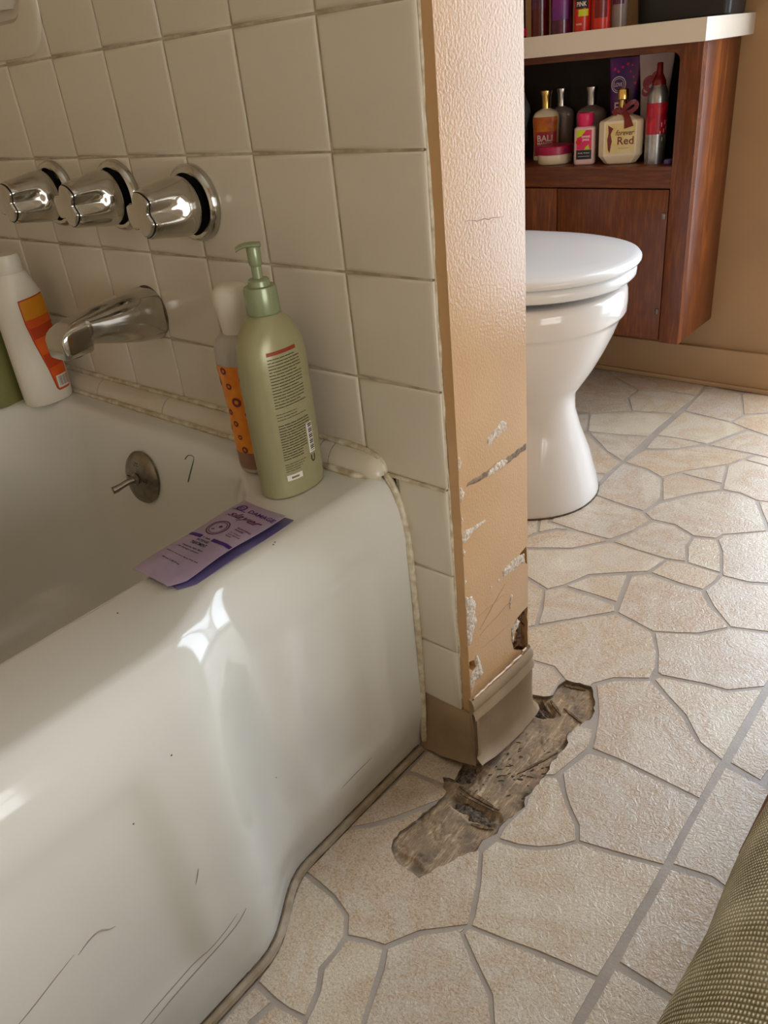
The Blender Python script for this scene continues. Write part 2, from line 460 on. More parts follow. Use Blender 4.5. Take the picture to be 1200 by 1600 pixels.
_txt = {}
def text2d(body, shear=0.0, bold=0.012):
    key = (body, shear)
    if key not in _txt:
        cu = bpy.data.curves.new('t', 'FONT'); cu.body = body; cu.size = 1.0; cu.resolution_u = 2; cu.shear = shear; cu.offset = bold
        o = bpy.data.objects.new('t', cu); COL.objects.link(o)
        dg = bpy.context.evaluated_depsgraph_get(); me = bpy.data.meshes.new_from_object(o.evaluated_get(dg))
        V = [(v.co.x, v.co.y) for v in me.vertices]; F = [tuple(p.vertices) for p in me.polygons]
        bpy.data.objects.remove(o); bpy.data.curves.remove(cu); bpy.data.meshes.remove(me)
        xs = [v[0] for v in V]; ys = [v[1] for v in V]
        cx, cy = (min(xs)+max(xs))/2, (min(ys)+max(ys))/2; w, h = max(xs)-min(xs), max(ys)-min(ys)
        _txt[key] = ([(x-cx, y-cy) for x, y in V], F, w, h)
    return _txt[key]

def text_geo(body, width, mapf, height=None, shear=0.0):
    V, F, w, h = text2d(body, shear); s = width/w; sy = (height/h) if height else s
    return [mapf(x*s, y*sy) for x, y in V], F

def patch(mapf, u0, u1, v0, v1, nu=8, nv=6):
    V = [mapf(u0+(u1-u0)*i/nu, v0+(v1-v0)*j/nv) for j in range(nv+1) for i in range(nu+1)]
    F = [(j*(nu+1)+i, j*(nu+1)+i+1, (j+1)*(nu+1)+i+1, (j+1)*(nu+1)+i) for j in range(nv) for i in range(nu)]
    return V, F

def polypatch(mapf, P, step=0.004):
    V2, T = cdt(ragged(P, step, 0.0)); bm = bmesh.new(); vs = [bm.verts.new((v[0], v[1], 0)) for v in V2]
    for t in T: bm.faces.new([vs[i] for i in t])
    bmesh.ops.subdivide_edges(bm, edges=[e for e in bm.edges if e.calc_length() > 0.006], cuts=5, use_grid_fill=True)
    bmesh.ops.triangulate(bm, faces=bm.faces[:]); bm.verts.index_update()
    g = ([mapf(v.co.x, v.co.y) for v in bm.verts], [[v.index for v in f.verts] for f in bm.faces]); bm.free(); return g

def disc(mapf, cu, cv, r, n=16, ring=None):
    if ring:
        V = [mapf(cu+r*math.cos(2*PI*i/n), cv+r*math.sin(2*PI*i/n)) for i in range(n)] + [mapf(cu+ring*math.cos(2*PI*i/n), cv+ring*math.sin(2*PI*i/n)) for i in range(n)]
        return V, [(i, (i+1) % n, n+(i+1) % n, n+i) for i in range(n)]
    return [mapf(cu+r*math.cos(2*PI*i/n), cv+r*math.sin(2*PI*i/n)) for i in range(n)], [tuple(range(n))]

# ------------------------------------------------------------------ the setting
STONES=[
 [(0.116,0.1087),(0.1045,0.0598),(0.1247,0.0327),(0.1371,0.0194),(0.1585,0.0011),(0.1691,-0.019),(0.2094,-0.0088),(0.2607,0.0073),(0.2596,0.0612),(0.2596,0.1147),(0.21,0.1162),(0.1595,0.1181)],
 [(0.1028,0.05),(0.0848,0.0374),(0.09,0.0013),(0.0949,-0.0115),(0.0897,-0.0488),(0.093,-0.0691),(0.1182,-0.0627),(0.1387,-0.0522),(0.1563,-0.0355),(0.1691,-0.019),(0.1585,0.0011),(0.1371,0.0194),(0.1247,0.0327),(0.1064,0.05)],
 [(0.1159,0.1125),(0.1137,0.1256),(0.1067,0.1482),(0.0807,0.1445),(0.082,0.0906),(0.0848,0.0374),(0.1028,0.05),(0.1045,0.0598)],
 [(0.1691,-0.019),(0.1563,-0.0355),(0.1387,-0.0522),(0.1182,-0.0627),(0.0924,-0.0696),(0.0877,-0.0929),(0.1084,-0.1278),(0.1232,-0.1633),(0.1274,-0.1753),(0.1664,-0.1664),(0.2308,-0.1514),(0.2602,-0.146),(0.2607,-0.0716),(0.2607,0.0073),(0.2094,-0.0088)],
 [(0.1274,-0.1753),(0.1255,-0.1854),(0.1526,-0.203),(0.1841,-0.2209),(0.1999,-0.242),(0.2129,-0.2599),(0.2626,-0.2223),(0.2613,-0.1958),(0.2602,-0.146),(0.2308,-0.1514),(0.1664,-0.1664)],
 [(0.1274,-0.1753),(0.1116,-0.1912),(0.09,-0.2114),(0.079,-0.2299),(0.0708,-0.2452),(0.0821,-0.2648),(0.0965,-0.3005),(0.1021,-0.3154),(0.1121,-0.336),(0.2129,-0.2599),(0.1999,-0.242),(0.1841,-0.2209),(0.1526,-0.203),(0.1255,-0.1854)],
 [(0.0877,-0.0929),(0.1084,-0.1278),(0.1232,-0.1633),(0.1274,-0.1753),(0.1116,-0.1912),(0.09,-0.2114),(0.079,-0.2299),(0.0708,-0.2452),(0.0492,-0.2526),(0.0296,-0.261),(0.0147,-0.2435),(-0.012,-0.2352),(-0.0392,-0.2336),(-0.0615,-0.2328),(-0.0634,-0.2032),(-0.0602,-0.162),(-0.036,-0.1369),(-0.0204,-0.1146),(-0.0041,-0.0836),(0.0487,-0.0779)],
 [(-0.0614,-0.1606),(-0.0577,-0.0928),(-0.0556,-0.0541),(-0.0402,-0.0471),(-0.0116,-0.0447),(0.019,-0.0354),(0.0082,-0.0609),(-0.0041,-0.0836),(-0.0215,-0.1132),(-0.0372,-0.1355)],
 [(-0.0556,-0.0515),(-0.0547,-0.0062),(-0.0403,0.02),(0.0076,0.0393),(0.03,0.0349),(0.019,-0.0354),(-0.0122,-0.0438),(-0.0408,-0.0463)],
 [(0.0296,-0.261),(0.0147,-0.2435),(-0.012,-0.2352),(-0.0392,-0.2336),(-0.0615,-0.2328),(-0.0598,-0.2689),(-0.0287,-0.3099),(-0.0163,-0.3361),(-0.0115,-0.3511),(0.0153,-0.3522),(0.0337,-0.3498),(0.0543,-0.3455),(0.0511,-0.3353),(0.0448,-0.3187),(0.0327,-0.3015),(0.0326,-0.2792)],
 [(0.0708,-0.2452),(0.0492,-0.2526),(0.0305,-0.262),(0.0326,-0.2792),(0.0327,-0.3015),(0.0448,-0.3187),(0.0511,-0.3353),(0.0543,-0.3455),(0.0678,-0.3695),(0.1121,-0.336),(0.1021,-0.3154),(0.0965,-0.3005),(0.0821,-0.2648)],
 [(-0.0105,-0.352),(-0.0119,-0.3679),(-0.0119,-0.401),(-0.0107,-0.4217),(0.0145,-0.3992),(0.0137,-0.3789),(0.0181,-0.3532)],
 [(0.0191,-0.3532),(0.0146,-0.3797),(0.0209,-0.4049),(0.0659,-0.3709),(0.0551,-0.3464),(0.0346,-0.3506)],
 [(0.2641,0.188),(0.2626,0.3449),(0.262,0.5236),(0.3256,0.5109),(0.3212,0.3081),(0.3063,0.181)],
 [(0.2638,0.0134),(0.2612,0.0571),(0.2613,0.1103),(0.2624,0.1818),(0.3058,0.1783),(0.3381,0.171),(0.333,0.0165),(0.3054,0.0232)],
 [(0.2652,-0.1204),(0.2642,-0.0792),(0.264,0.0096),(0.3062,0.021),(0.333,0.0165),(0.3449,-0.119),(0.3211,-0.1216)],
 [(0.2648,-0.1644),(0.2651,-0.1245),(0.3218,-0.1233),(0.346,-0.1217),(0.3479,-0.1709),(0.2652,-0.227)],
 [(0.0676,0.2255),(0.0849,0.2497),(0.1265,0.2774),(0.1559,0.2583),(0.1887,0.2363),(0.2222,0.2001),(0.2582,0.1827),(0.2596,0.1147),(0.21,0.1162),(0.1595,0.1181),(0.1167,0.1144),(0.1137,0.1256),(0.0966,0.1739)],
 [(0.1269,0.2808),(0.1355,0.2913),(0.19,0.3071),(0.2204,0.3121),(0.2591,0.3455),(0.2588,0.256),(0.2588,0.1855),(0.2235,0.201),(0.19,0.2372),(0.1573,0.2592)],
 [(0.0853,0.3786),(0.0479,0.3864),(0.0198,0.3917),(-0.0189,0.3533),(-0.0693,0.2958),(-0.0943,0.2664),(-0.1148,0.2251),(-0.074,0.2155),(-0.0386,0.2212),(0.001,0.2269),(0.0244,0.2127),(0.0578,0.1879),(0.0664,0.2279),(0.0838,0.2522),(0.126,0.2786),(0.1231,0.3026),(0.1106,0.3363)],
 [(-0.0386,0.2212),(-0.074,0.2155),(-0.0591,0.1573),(-0.002,0.1175),(0.0339,0.1418),(0.0244,0.2127),(0.001,0.2269)],
 [(0.0853,0.3786),(0.1446,0.4096),(0.1754,0.4477),(0.2256,0.4637),(0.2641,0.478),(0.2594,0.3472),(0.2199,0.3133),(0.1895,0.3083),(0.135,0.2926),(0.1259,0.2962),(0.1106,0.3363)],
 [(0.0191,0.3932),(0.0122,0.4168),(-0.0054,0.4971),(0.0154,0.5212),(0.048,0.5149),(0.1073,0.5178),(0.1328,0.4852),(0.1668,0.4588),(0.1754,0.4477),(0.1446,0.4096),(0.0853,0.3786),(0.0479,0.3864)],
 [(-0.1063,0.3861),(-0.0841,0.4108),(-0.038,0.412),(0.0095,0.411),(0.0184,0.3947),(-0.0189,0.3533),(-0.0676,0.2969),(-0.0851,0.3409)],
 [(-0.1833,0.41),(-0.144,0.4),(-0.1063,0.3861),(-0.0851,0.3409),(-0.0693,0.2958),(-0.0943,0.2664),(-0.115,0.2436),(-0.1695,0.3081)],
 [(-0.0841,0.4151),(-0.0615,0.4646),(-0.0096,0.5013),(0.0106,0.4178),(-0.0294,0.4174)],
 [(-0.2235,0.453),(-0.1956,0.4798),(-0.1278,0.5209),(-0.082,0.5785),(-0.036,0.5764),(0.025,0.5751),(0.0139,0.5247),(-0.013,0.5036),(-0.0642,0.4652),(-0.0841,0.4151),(-0.1028,0.3905),(-0.146,0.4033),(-0.1981,0.4126)],
 [(-0.2414,0.4597),(-0.1967,0.4817),(-0.1288,0.5227),(-0.0839,0.5799),(-0.1121,0.581),(-0.1459,0.5791),(-0.1822,0.5655),(-0.2057,0.5356)],
 [(-0.146,0.5817),(-0.2073,0.586),(-0.2287,0.6747),(-0.1811,0.7202),(-0.1239,0.7084),(-0.0747,0.7028),(-0.0511,0.6807),(-0.0634,0.6308),(-0.0858,0.5838)],
 [(-0.0801,0.5797),(-0.0624,0.6288),(-0.0491,0.6819),(-0.0076,0.6876),(0.0349,0.6663),(0.036,0.6345),(0.0557,0.5846),(0.025,0.5751),(-0.036,0.5764)],
 [(0.0357,0.6643),(0.0732,0.6792),(0.0924,0.6445),(0.1153,0.5807),(0.0565,0.5828),(0.0383,0.6286)],
 [(0.0257,0.5733),(0.0572,0.5809),(0.116,0.5789),(0.116,0.5529),(0.1084,0.5206),(0.0689,0.5192),(0.0164,0.524)],
 [(0.0732,0.6792),(0.0763,0.6986),(0.1366,0.7497),(0.2224,0.7808),(0.2275,0.6852),(0.1862,0.5902),(0.1586,0.5772),(0.1173,0.5753),(0.0933,0.645)],
 [(0.1173,0.5753),(0.1592,0.5755),(0.1873,0.5867),(0.2279,0.6766),(0.2447,0.5698),(0.2519,0.4807),(0.2247,0.4667),(0.1749,0.4492),(0.1338,0.4878),(0.1092,0.5211),(0.116,0.5529)],
 [(-0.0736,0.7033),(-0.0652,0.751),(-0.0173,0.8198),(0.0171,0.8543),(0.05,0.8611),(0.0838,0.8484),(0.124,0.7758),(0.1366,0.7497),(0.0763,0.6986),(0.0725,0.6812),(0.0341,0.6684),(-0.0085,0.6897),(-0.051,0.6862)],
 [(-0.1944,0.7465),(-0.1989,0.8758),(-0.1421,0.8696),(-0.1008,0.8499),(-0.0691,0.7752),(-0.0756,0.7078),(-0.125,0.7107),(-0.1855,0.7207)],
 [(-0.1019,0.8525),(-0.0791,0.8847),(-0.0374,0.8822),(0.0099,0.8776),(0.0162,0.8568),(-0.0182,0.8222),(-0.0631,0.761)],
 [(-0.1979,0.8798),(-0.1878,0.953),(-0.1294,0.9844),(-0.0821,1.0352),(0.0192,1.0362),(-0.011,0.9687),(-0.0703,0.9027),(-0.1019,0.8525),(-0.1433,0.8723)],
 [(-0.078,0.8886),(-0.0692,0.9066),(-0.0111,0.9653),(0.0102,0.8839),(-0.0384,0.8848)],
 [(-0.01,0.9659),(0.0084,1.0063),(0.0585,1.0002),(0.1308,1.0015),(0.1469,0.8622),(0.0848,0.849),(0.0491,0.8636),(0.0163,0.8599),(0.0102,0.8839)],
 [(0.0858,0.8496),(0.1469,0.8622),(0.2098,0.8713),(0.2224,0.7808),(0.1366,0.7497),(0.1249,0.7764)],
 [(0.0214,1.0374),(0.0469,1.0375),(0.1527,1.052),(0.1418,1.0044),(0.0585,1.0002),(0.0095,1.0069)],
 [(-0.0798,1.0401),(-0.0322,1.152),(0.0154,1.1388),(0.1274,1.1506),(0.1527,1.052),(0.0469,1.0375),(0.0193,1.0398)],
 [(-0.1935,1.0366),(-0.1942,1.1879),(-0.0782,1.1758),(-0.0357,1.1541),(-0.0821,1.0425),(-0.1423,1.0443)],
 [(-0.1869,0.9608),(-0.1921,1.0334),(-0.1423,1.0443),(-0.0856,1.0407),(-0.1306,0.9873)],
 [(-0.1931,1.1928),(-0.2027,1.372),(-0.1167,1.3563),(-0.0931,1.2953),(-0.0694,1.2297),(-0.0794,1.1792)],
 [(-0.1154,1.3569),(-0.0867,1.372),(0.0574,1.3698),(0.0792,1.3381),(-0.024,1.2652),(-0.0682,1.2303)],
 [(-0.077,1.1764),(-0.067,1.2267),(-0.0228,1.2616),(0.0802,1.3344),(0.1233,1.1664),(0.0144,1.142),(-0.0356,1.1581)],
 [(-0.3801,1.0811),(-0.2972,1.1361),(-0.2051,1.1652),(-0.2054,1.0226),(-0.2651,1.0029),(-0.3361,0.9857)],
 [(-0.3332,0.9832),(-0.2636,0.9998),(-0.2052,1.0188),(-0.2015,0.8813),(-0.2542,0.9136)],
 [(-0.3429,1.2134),(-0.3403,1.2673),(-0.2787,1.2922),(-0.2008,1.2922),(-0.2052,1.1694),(-0.2988,1.1397)],
 [(-0.4908,1.3677),(-0.3852,1.372),(-0.207,1.372),(-0.201,1.2967),(-0.2804,1.2962),(-0.3421,1.2713)],
 [(-0.5308,1.2263),(-0.4885,1.3632),(-0.3436,1.2706),(-0.3429,1.2134),(-0.3001,1.139),(-0.3806,1.0852),(-0.4404,1.0774)],
 [(-0.3707,0.9042),(-0.3354,0.978),(-0.2554,0.9129),(-0.2025,0.8773),(-0.2042,0.8118),(-0.2422,0.8007),(-0.311,0.825)],
 [(-0.308,0.8195),(-0.2408,0.7981),(-0.204,0.8086),(-0.1966,0.7453),(-0.1887,0.7188),(-0.2312,0.6793)],
 [(-0.4556,1.0253),(-0.3801,1.0811),(-0.3374,0.9851),(-0.3723,0.9072)],
]
HOLE=[(-0.0029,0.0018),(0.0027,-0.026),(-0.011,-0.0305),(-0.0021,-0.0441),(0.0059,-0.047),(0.0046,-0.0705),(-0.0003,-0.1026),(-0.0043,-0.1211),(-0.0053,-0.1393),(0.0056,-0.1548),(0.0216,-0.1618),(0.0503,-0.162),(0.0548,-0.1549),(0.0629,-0.1321),(0.0767,-0.1039),(0.0829,-0.0963),(0.0803,-0.0793),(0.0894,-0.0621),(0.0868,-0.0443),(0.092,-0.0328),(0.0949,-0.0115),(0.09,0.0013),(0.0918,0.041),(0.0886,0.069),(0.0895,0.109),(0.0803,0.1191),(0.0877,0.1493),(0.0933,0.1674),(0.0815,0.1962),(0.065,0.2191),(0.0545,0.2184),(0.0294,0.2128),(0.0248,0.1953),(0.0285,0.1759),(0.0202,0.1657),(0.0043,0.1597)]

CHIP1 = [(0.0597, 0.4386), (0.0727, 0.4422), (0.0879, 0.4473), (0.0973, 0.4425), (0.097, 0.4347), (0.0836, 0.4333), (0.0704, 0.432), (0.0665, 0.428), (0.0586, 0.4324)]
STRIPE = [(0.02, 0.4047), (0.0595, 0.4015), (0.0938, 0.4003), (0.1366, 0.401), (0.1365, 0.3938), (0.0975, 0.3927), (0.0554, 0.3952), (0.0179, 0.4)]
CHIP2 = [(0.0613, 0.4018), (0.0746, 0.4028), (0.0899, 0.4019), (0.0984, 0.3959), (0.0915, 0.393), (0.0741, 0.3925), (0.0564, 0.3936)]
CHIP3 = [(-0.0018, 0.3518), (0.0122, 0.3504), (0.0301, 0.347), (0.0506, 0.345), (0.0508, 0.342), (0.0297, 0.3411), (0.0193, 0.3393), (0.011, 0.3353), (0.0025, 0.3411)]
CHIP4 = [(0.0822, 0.2578), (0.097, 0.2602), (0.1143, 0.2601), (0.1297, 0.2557), (0.1317, 0.2419), (0.1183, 0.2453), (0.1052, 0.245), (0.0818, 0.2492)]
HOLEA = [(0.1196, 0.2607), (0.1387, 0.2632), (0.1384, 0.2324), (0.1272, 0.2452)]
CHIP5 = [(0.0019, 0.2672), (0.0201, 0.2585), (0.025, 0.2461), (0.0223, 0.2342), (0.0253, 0.2212), (0.0189, 0.2142), (0.014, 0.2006), (0.0057, 0.1949), (0.0046, 0.2209), (0.0064, 0.239), (0.0012, 0.2584)]
HOLEB = [(0.0061, 0.1739), (0.0169, 0.1691), (0.0189, 0.1565), (0.0119, 0.155), (0.0057, 0.1631)]
CHIP6 = [(0.0122, 0.176), (0.0274, 0.1622), (0.0341, 0.1363), (0.0277, 0.1334), (0.0156, 0.1379), (0.0116, 0.1287), (0.0042, 0.1221), (0.0016, 0.1513), (0.0026, 0.1799)]
HOLEC = [(0.139, 0.1714), (0.139, 0.0825), (0.1154, 0.1138), (0.1026, 0.1244), (0.0968, 0.144), (0.0983, 0.1614), (0.112, 0.1674), (0.1222, 0.17)]
CHIPC = [(0.0992, 0.1608), (0.112, 0.1669), (0.1188, 0.16), (0.1126, 0.1533), (0.1047, 0.1494), (0.102, 0.1357), (0.0978, 0.1449)]
CHIPD = [(0.0552, 0.2533), (0.0583, 0.2496), (0.0556, 0.2457), (0.0529, 0.2484)]
CHIPE = [(0.0724, 0.2521), (0.0756, 0.2494), (0.0729, 0.2452), (0.0697, 0.2482)]
CHIPF = [(0.099, 0.2141), (0.1024, 0.2105), (0.0986, 0.1999), (0.0983, 0.1907), (0.0949, 0.1963), (0.0958, 0.2089)]


def struct(name, geo, mt, label, cat, smooth=False):
    o = mk(name, geo, mt, smooth=smooth); return tag(o, label, cat, None, 'structure')

HOLE_R = ragged(HOLE, 0.006, 0.0014, 3)
V2, T = cdt([(-0.87, -1.75), (1.9, -1.75), (1.9, 1.385), (-0.87, 1.385)], [HOLE_R])
floor = struct('floor', slab(V2, T, lambda x, y: (x, y, -0.0009), lambda x, y: (x, y, -0.0042)), 'vgrout',
               'beige sheet vinyl floor printed with irregular flagstones', 'floor')
hx = [p.x for p in HOLE_R]; hy = [p.y for p in HOLE_R]
def flagstone(P, gap=0.0029, seed=0, cut=()):
    Q = ragged(inset(P, gap), 0.028, 0.0008, seed)
    xs = [p[0] for p in Q]; ys = [p[1] for p in Q]
    near = min(xs) < max(hx) and max(xs) > min(hx) and min(ys) < max(hy) and max(ys) > min(hy)
    cx, cy = sum(xs)/len(xs), sum(ys)/len(ys)
    try:
        hs = [h for h in cut if min(p[0] for p in h) < max(xs) and max(p[0] for p in h) > min(xs) and min(p[1] for p in h) < max(ys) and max(p[1] for p in h) > min(ys)]
        V2, T = cdt(Q, ([HOLE_R] if near else []) + hs)
    except Exception:
        return
    if hs and T:                                       # keep the largest connected remnant only
        left = set(range(len(T))); best = []
        while left:
            comp = [left.pop()]; k = 0
            while k < len(comp):
                for j in [j for j in left if len(set(T[j]) & set(T[comp[k]])) == 2]: left.discard(j); comp.append(j)
                k += 1
            if sum(abs(area2([V2[i] for i in T[c]])) for c in comp) > sum(abs(area2([V2[i] for i in T[c]])) for c in best): best = comp
        T = [T[c] for c in best]
        ar = sum(abs(area2([V2[i] for i in t])) for t in T); ed = [(V2[a]-V2[b]).length for t in T for a, b in zip(t, t[1:]+t[:1]) if sum(1 for u in T if a in u and b in u) == 1]
        if ar < 0.0012 or ar/max(1e-9, sum(ed)) < 0.006: return
    if not T: return
    g = slab(V2, T, lambda x, y: (x-cx, y-cy, 0.0), lambda x, y: (x-cx, y-cy, -0.0009))
    mk('flagstone', g, 'stone', floor, smooth=False, loc=(cx, cy, 0))
for k, P in enumerate(STONES): flagstone(P, seed=k)
GROWN = [inset(P, -0.006) for P in STONES]
for k, (x0, x1, y0, y1) in enumerate([(0.47, 1.9, -1.75, 1.375), (-0.015, 0.262, -1.75, -0.47), (0.262, 0.47, -1.75, -0.30), (-0.06, 0.47, 0.10, 1.375), (-0.86, -0.02, 0.145, 1.05)]):
    for q, P in enumerate(voronoi_cells(x0, x1, y0, y1, 0.19, 11+k)): flagstone(P, seed=100+k*50+q, cut=GROWN if k >= 3 else ())

struct('wall_left', box(-0.97, -0.87, -1.85, 1.485, -0.01, 2.4), 'cream', 'cream wall along the far side of the bathtub', 'wall')
struct('wall_back', box(-0.87, 1.9, -1.85, -1.75, -0.01, 2.4), 'cream', 'cream wall behind the viewer', 'wall')
struct('ceiling', box(-0.97, 2.0, -1.85, 1.485, 2.4, 2.5), 'ceiling', 'plain white bathroom ceiling', 'ceiling')
struct('wall_far', join(box(-0.87, -0.045, 1.385, 1.485, -0.01, 2.4), box(0.995, 1.9, 1.385, 1.485, -0.01, 2.4), box(-0.045, 0.995, 1.385, 1.485, 2.02, 2.4)),
       'wallpaint', 'tan painted wall behind toilet and cabinet', 'wall')
struct('wall_right', join(box(1.9, 2.0, -1.85, -1.4, -0.01, 2.4), box(1.9, 2.0, -0.1, 1.485, -0.01, 2.4), box(1.9, 2.0, -1.4, -0.1, -0.01, 0.22), box(1.9, 2.0, -1.4, -0.1, 1.18, 2.4)),
       'cream', 'cream wall with added fill window to the right of the viewer', 'wall')
# glazed door that lets the daylight in; unseen low window added as fill
d = tag(obj('door_1', None), 'white framed sliding glass door in the far tan wall', 'door', None, 'structure')
for nm, g_ in [('jamb', box(-0.044, -0.005, 1.40, 1.47, 0, 2.019, .003)), ('jamb', box(0.955, 0.994, 1.40, 1.47, 0, 2.019, .003)), ('head_rail', box(-0.005, 0.955, 1.40, 1.47, 1.975, 2.019, .003)),
               ('bottom_rail', box(-0.005, 0.955, 1.40, 1.47, 0, 0.06, .003)), ('meeting_stile', box(0.455, 0.50, 1.415, 1.455, 0.06, 1.975, .003))]:
    mk(nm, g_, 'whiteframe', d)
mk('pane', box(-0.005, 0.455, 1.432, 1.436, 0.06, 1.975), 'glass', d)
mk('pane', box(0.50, 0.955, 1.432, 1.436, 0.06, 1.975), 'glass', d)
mk('door_handle', box(0.462, 0.476, 1.385, 1.415, 0.90, 1.10, .004), 'chrome', d)
w = tag(obj('fill_window_1', None), 'unseen low white framed window added for fill in the right-hand cream wall', 'window', None, 'structure')
for nm, g_ in [('jamb', box(1.92, 1.96, -1.4, -1.36, 0.22, 1.18, .003)), ('jamb', box(1.92, 1.96, -0.14, -0.1, 0.22, 1.18, .003)), ('head_rail', box(1.92, 1.96, -1.36, -0.14, 1.14, 1.18, .003)),
               ('sill', box(1.92, 1.96, -1.36, -0.14, 0.22, 0.26, .003)), ('meeting_rail', box(1.925, 1.955, -1.36, -0.14, 0.68, 0.72, .003))]:
    mk(nm, g_, 'whiteframe', w)
mk('pane', box(1.938, 1.942, -1.36, -0.14, 0.26, 0.68), 'glass', w)
mk('pane', box(1.938, 1.942, -1.36, -0.14, 0.72, 1.14), 'glass', w)

# partition wall between tub and toilet, its torn end face towards the room
wp = struct('wall_partition', box(-0.87, 0.0, 0.008, 0.1385, -0.01, 2.4), 'paint', 'tan painted stub wall with battered end between tub and toilet', 'wall')
YZ = lambda x: (lambda y, z: (x, y, z))
def rect_hole(P): return [Vector(p) for p in P]
outer = [(0.0055, 0.0)] + [(0.0055 + random.uniform(-0.0006, 0.0006), z) for z in [0.1+0.012*i for i in range(28)]] + [(0.0055, 0.46), (0.0052, 2.4), (0.1385, 2.4), (0.1385, 0.272)]
outer += [(0.137, 0.262), (0.1385, 0.25), (0.1385, 0.17), (0.1385, 0.0)]
hA = [(y, z) for y, z in HOLEA if y < 0.138] 
hA = [(0.1200, 0.2600), (0.1355, 0.2630), (0.137, 0.236), (0.1285, 0.2450)]
hC = ragged([(0.1365, 0.1712), (0.1365, 0.098), (0.1154, 0.1138), (0.1026, 0.1244), (0.0968, 0.144), (0.0983, 0.1614), (0.112, 0.1674), (0.1222, 0.17)], 0.006, 0.001, 2)
hB = ragged(HOLEB, 0.006, 0.0008, 4)
V2, T = cdt(outer, [hA, hB, hC])
mk('plaster_face', slab(V2, T, YZ(0.012), YZ(0.0)), 'paint', wp, smooth=False)
def rough_patch(name, P, x, depth, mt, parent, step=0.004, seed=0, amp=0.002):
    """irregular lump or hollow on the end face: dense outline + interior relief"""
    Q = ragged(P, step, amp*0.5, seed); 
    V2, T = cdt(Q); cx = sum(q[0] for q in Q)/len(Q); cz = sum(q[1] for q in Q)/len(Q)
    bm = bmesh.new(); vs = [bm.verts.new((0, v[0], v[1])) for v in V2]
    for t in T:
        try: bm.faces.new([vs[i] for i in t])
        except ValueError: pass
    bmesh.ops.subdivide_edges(bm, edges=bm.edges[:], cuts=2, use_grid_fill=True)
    bmesh.ops.triangulate(bm, faces=bm.faces[:])
    bnd = {v for e in bm.edges if e.is_boundary for v in e.verts}
    for v in bm.verts:
        h = noise.noise(Vector((v.co.y*260+seed, v.co.z*260, seed)))*0.5+0.5
        v.co.x = x + (0 if v in bnd else depth*(0.4+0.9*h))
    bm.verts.index_update()
    g = ([v.co.copy() for v in bm.verts], [[v.index for v in f.verts] for f in bm.faces]); bm.free()
    return mk(name, g, mt, parent, smooth=True, ang=25)
mk('cavity_back', box(0.0003, 0.003, 0.094, 0.138, 0.092, 0.175), 'rust', wp)
mk('cavity_back', box(0.0003, 0.003, 0.117, 0.138, 0.23, 0.266), 'rust', wp)
mk('cavity_back', box(0.0003, 0.006, 0.006, 0.021, 0.152, 0.177), 'ochre', wp)
rough_patch('rust_lump', [(0.106, 0.118), (0.134, 0.105), (0.135, 0.165), (0.122, 0.166), (0.112, 0.15)], 0.003, 0.006, 'rust', wp, seed=5)
rough_patch('rust_lump', [(0.106, 0.132), (0.113, 0.130), (0.116, 0.143), (0.110, 0.150), (0.105, 0.142)], 0.006, 0.004, 'ochre', wp, seed=6)
for k, P in enumerate([CHIP1, CHIP3, CHIP5, CHIP6, CHIPC, CHIPD, CHIPE, CHIPF]):
    if P is CHIP6: P = [p for p in P]
    P = [(max(y, 0.0058), z) for y, z in P]
    if P[0][0] > 0 and k == 3:
        P = [(0.0200, 0.1745), (0.0274, 0.1622), (0.0341, 0.1363), (0.0277, 0.1334), (0.0156, 0.1379), (0.0116, 0.1287), (0.0062, 0.1221), (0.0060, 0.150), (0.0125, 0.1535), (0.0195, 0.156), (0.0178, 0.169)]
    tag(rough_patch('plaster_chip', P, 0.01205, 0.0012, 'plaster', wp, seed=20+k), 'bare white plaster where tan paint chipped off')
tag(rough_patch('scuff_stripe', STRIPE, 0.01203, 0.0004, 'scuff', wp, seed=31), 'dark grey diagonal gouge across the paint')
tag(rough_patch('plaster_chip', CHIP2, 0.0124, 0.0012, 'plaster', wp, seed=32), 'bare white plaster inside the grey gouge')
tag(rough_patch('plaster_chip', [(y, z) for y, z in CHIP4], 0.01205, 0.0013, 'plaster', wp, seed=33), 'bare white plaster beside the rusty corner')
# chips along the left arris
for k, (z0, z1, wd) in enumerate([(0.424, 0.440, 0.006), (0.386, 0.405, 0.008), (0.362, 0.37, 0.004), (0.318, 0.330, 0.005), (0.283, 0.290, 0.004)]):
    P = [(0.0058, z0), (0.0058+wd*0.6, z0+0.003), (0.0058+wd, (z0+z1)/2), (0.0058+wd*0.5, z1-0.002), (0.0058, z1)]
    rough_patch('plaster_chip', P, 0.01205, 0.001, 'plaster', wp, seed=50+k)
# long hairline paint cracks and scuffs
for k, (y0, z0, y1, z1) in enumerate([(0.03, 0.197, 0.10, 0.205), (0.025, 0.226, 0.09, 0.222), (0.03, 0.176, 0.095, 0.17), (0.03, 0.205, 0.085, 0.236), (0.035, 0.660, 0.10, 0.654)]):
    pts = [(0.0121, y0+(y1-y0)*i/10, z0+(z1-z0)*i/10+random.uniform(-.0012, .0012)) for i in range(11)]
    mk('paint_crack', tube(pts, [0.0001+0.00035*math.sin(PI*i/10) for i in range(11)], 5), 'crack', wp)
# ragged paint line where tile and plaster meet
pts = [(-0.0015+random.uniform(-.0006, .0006), 0.0052, 0.11+0.02*i) for i in range(48)]
mk('caulk_bead', tube(pts, [0.0016+random.uniform(-.0006, .0012) for _ in pts], 6), 'caulk', wp)

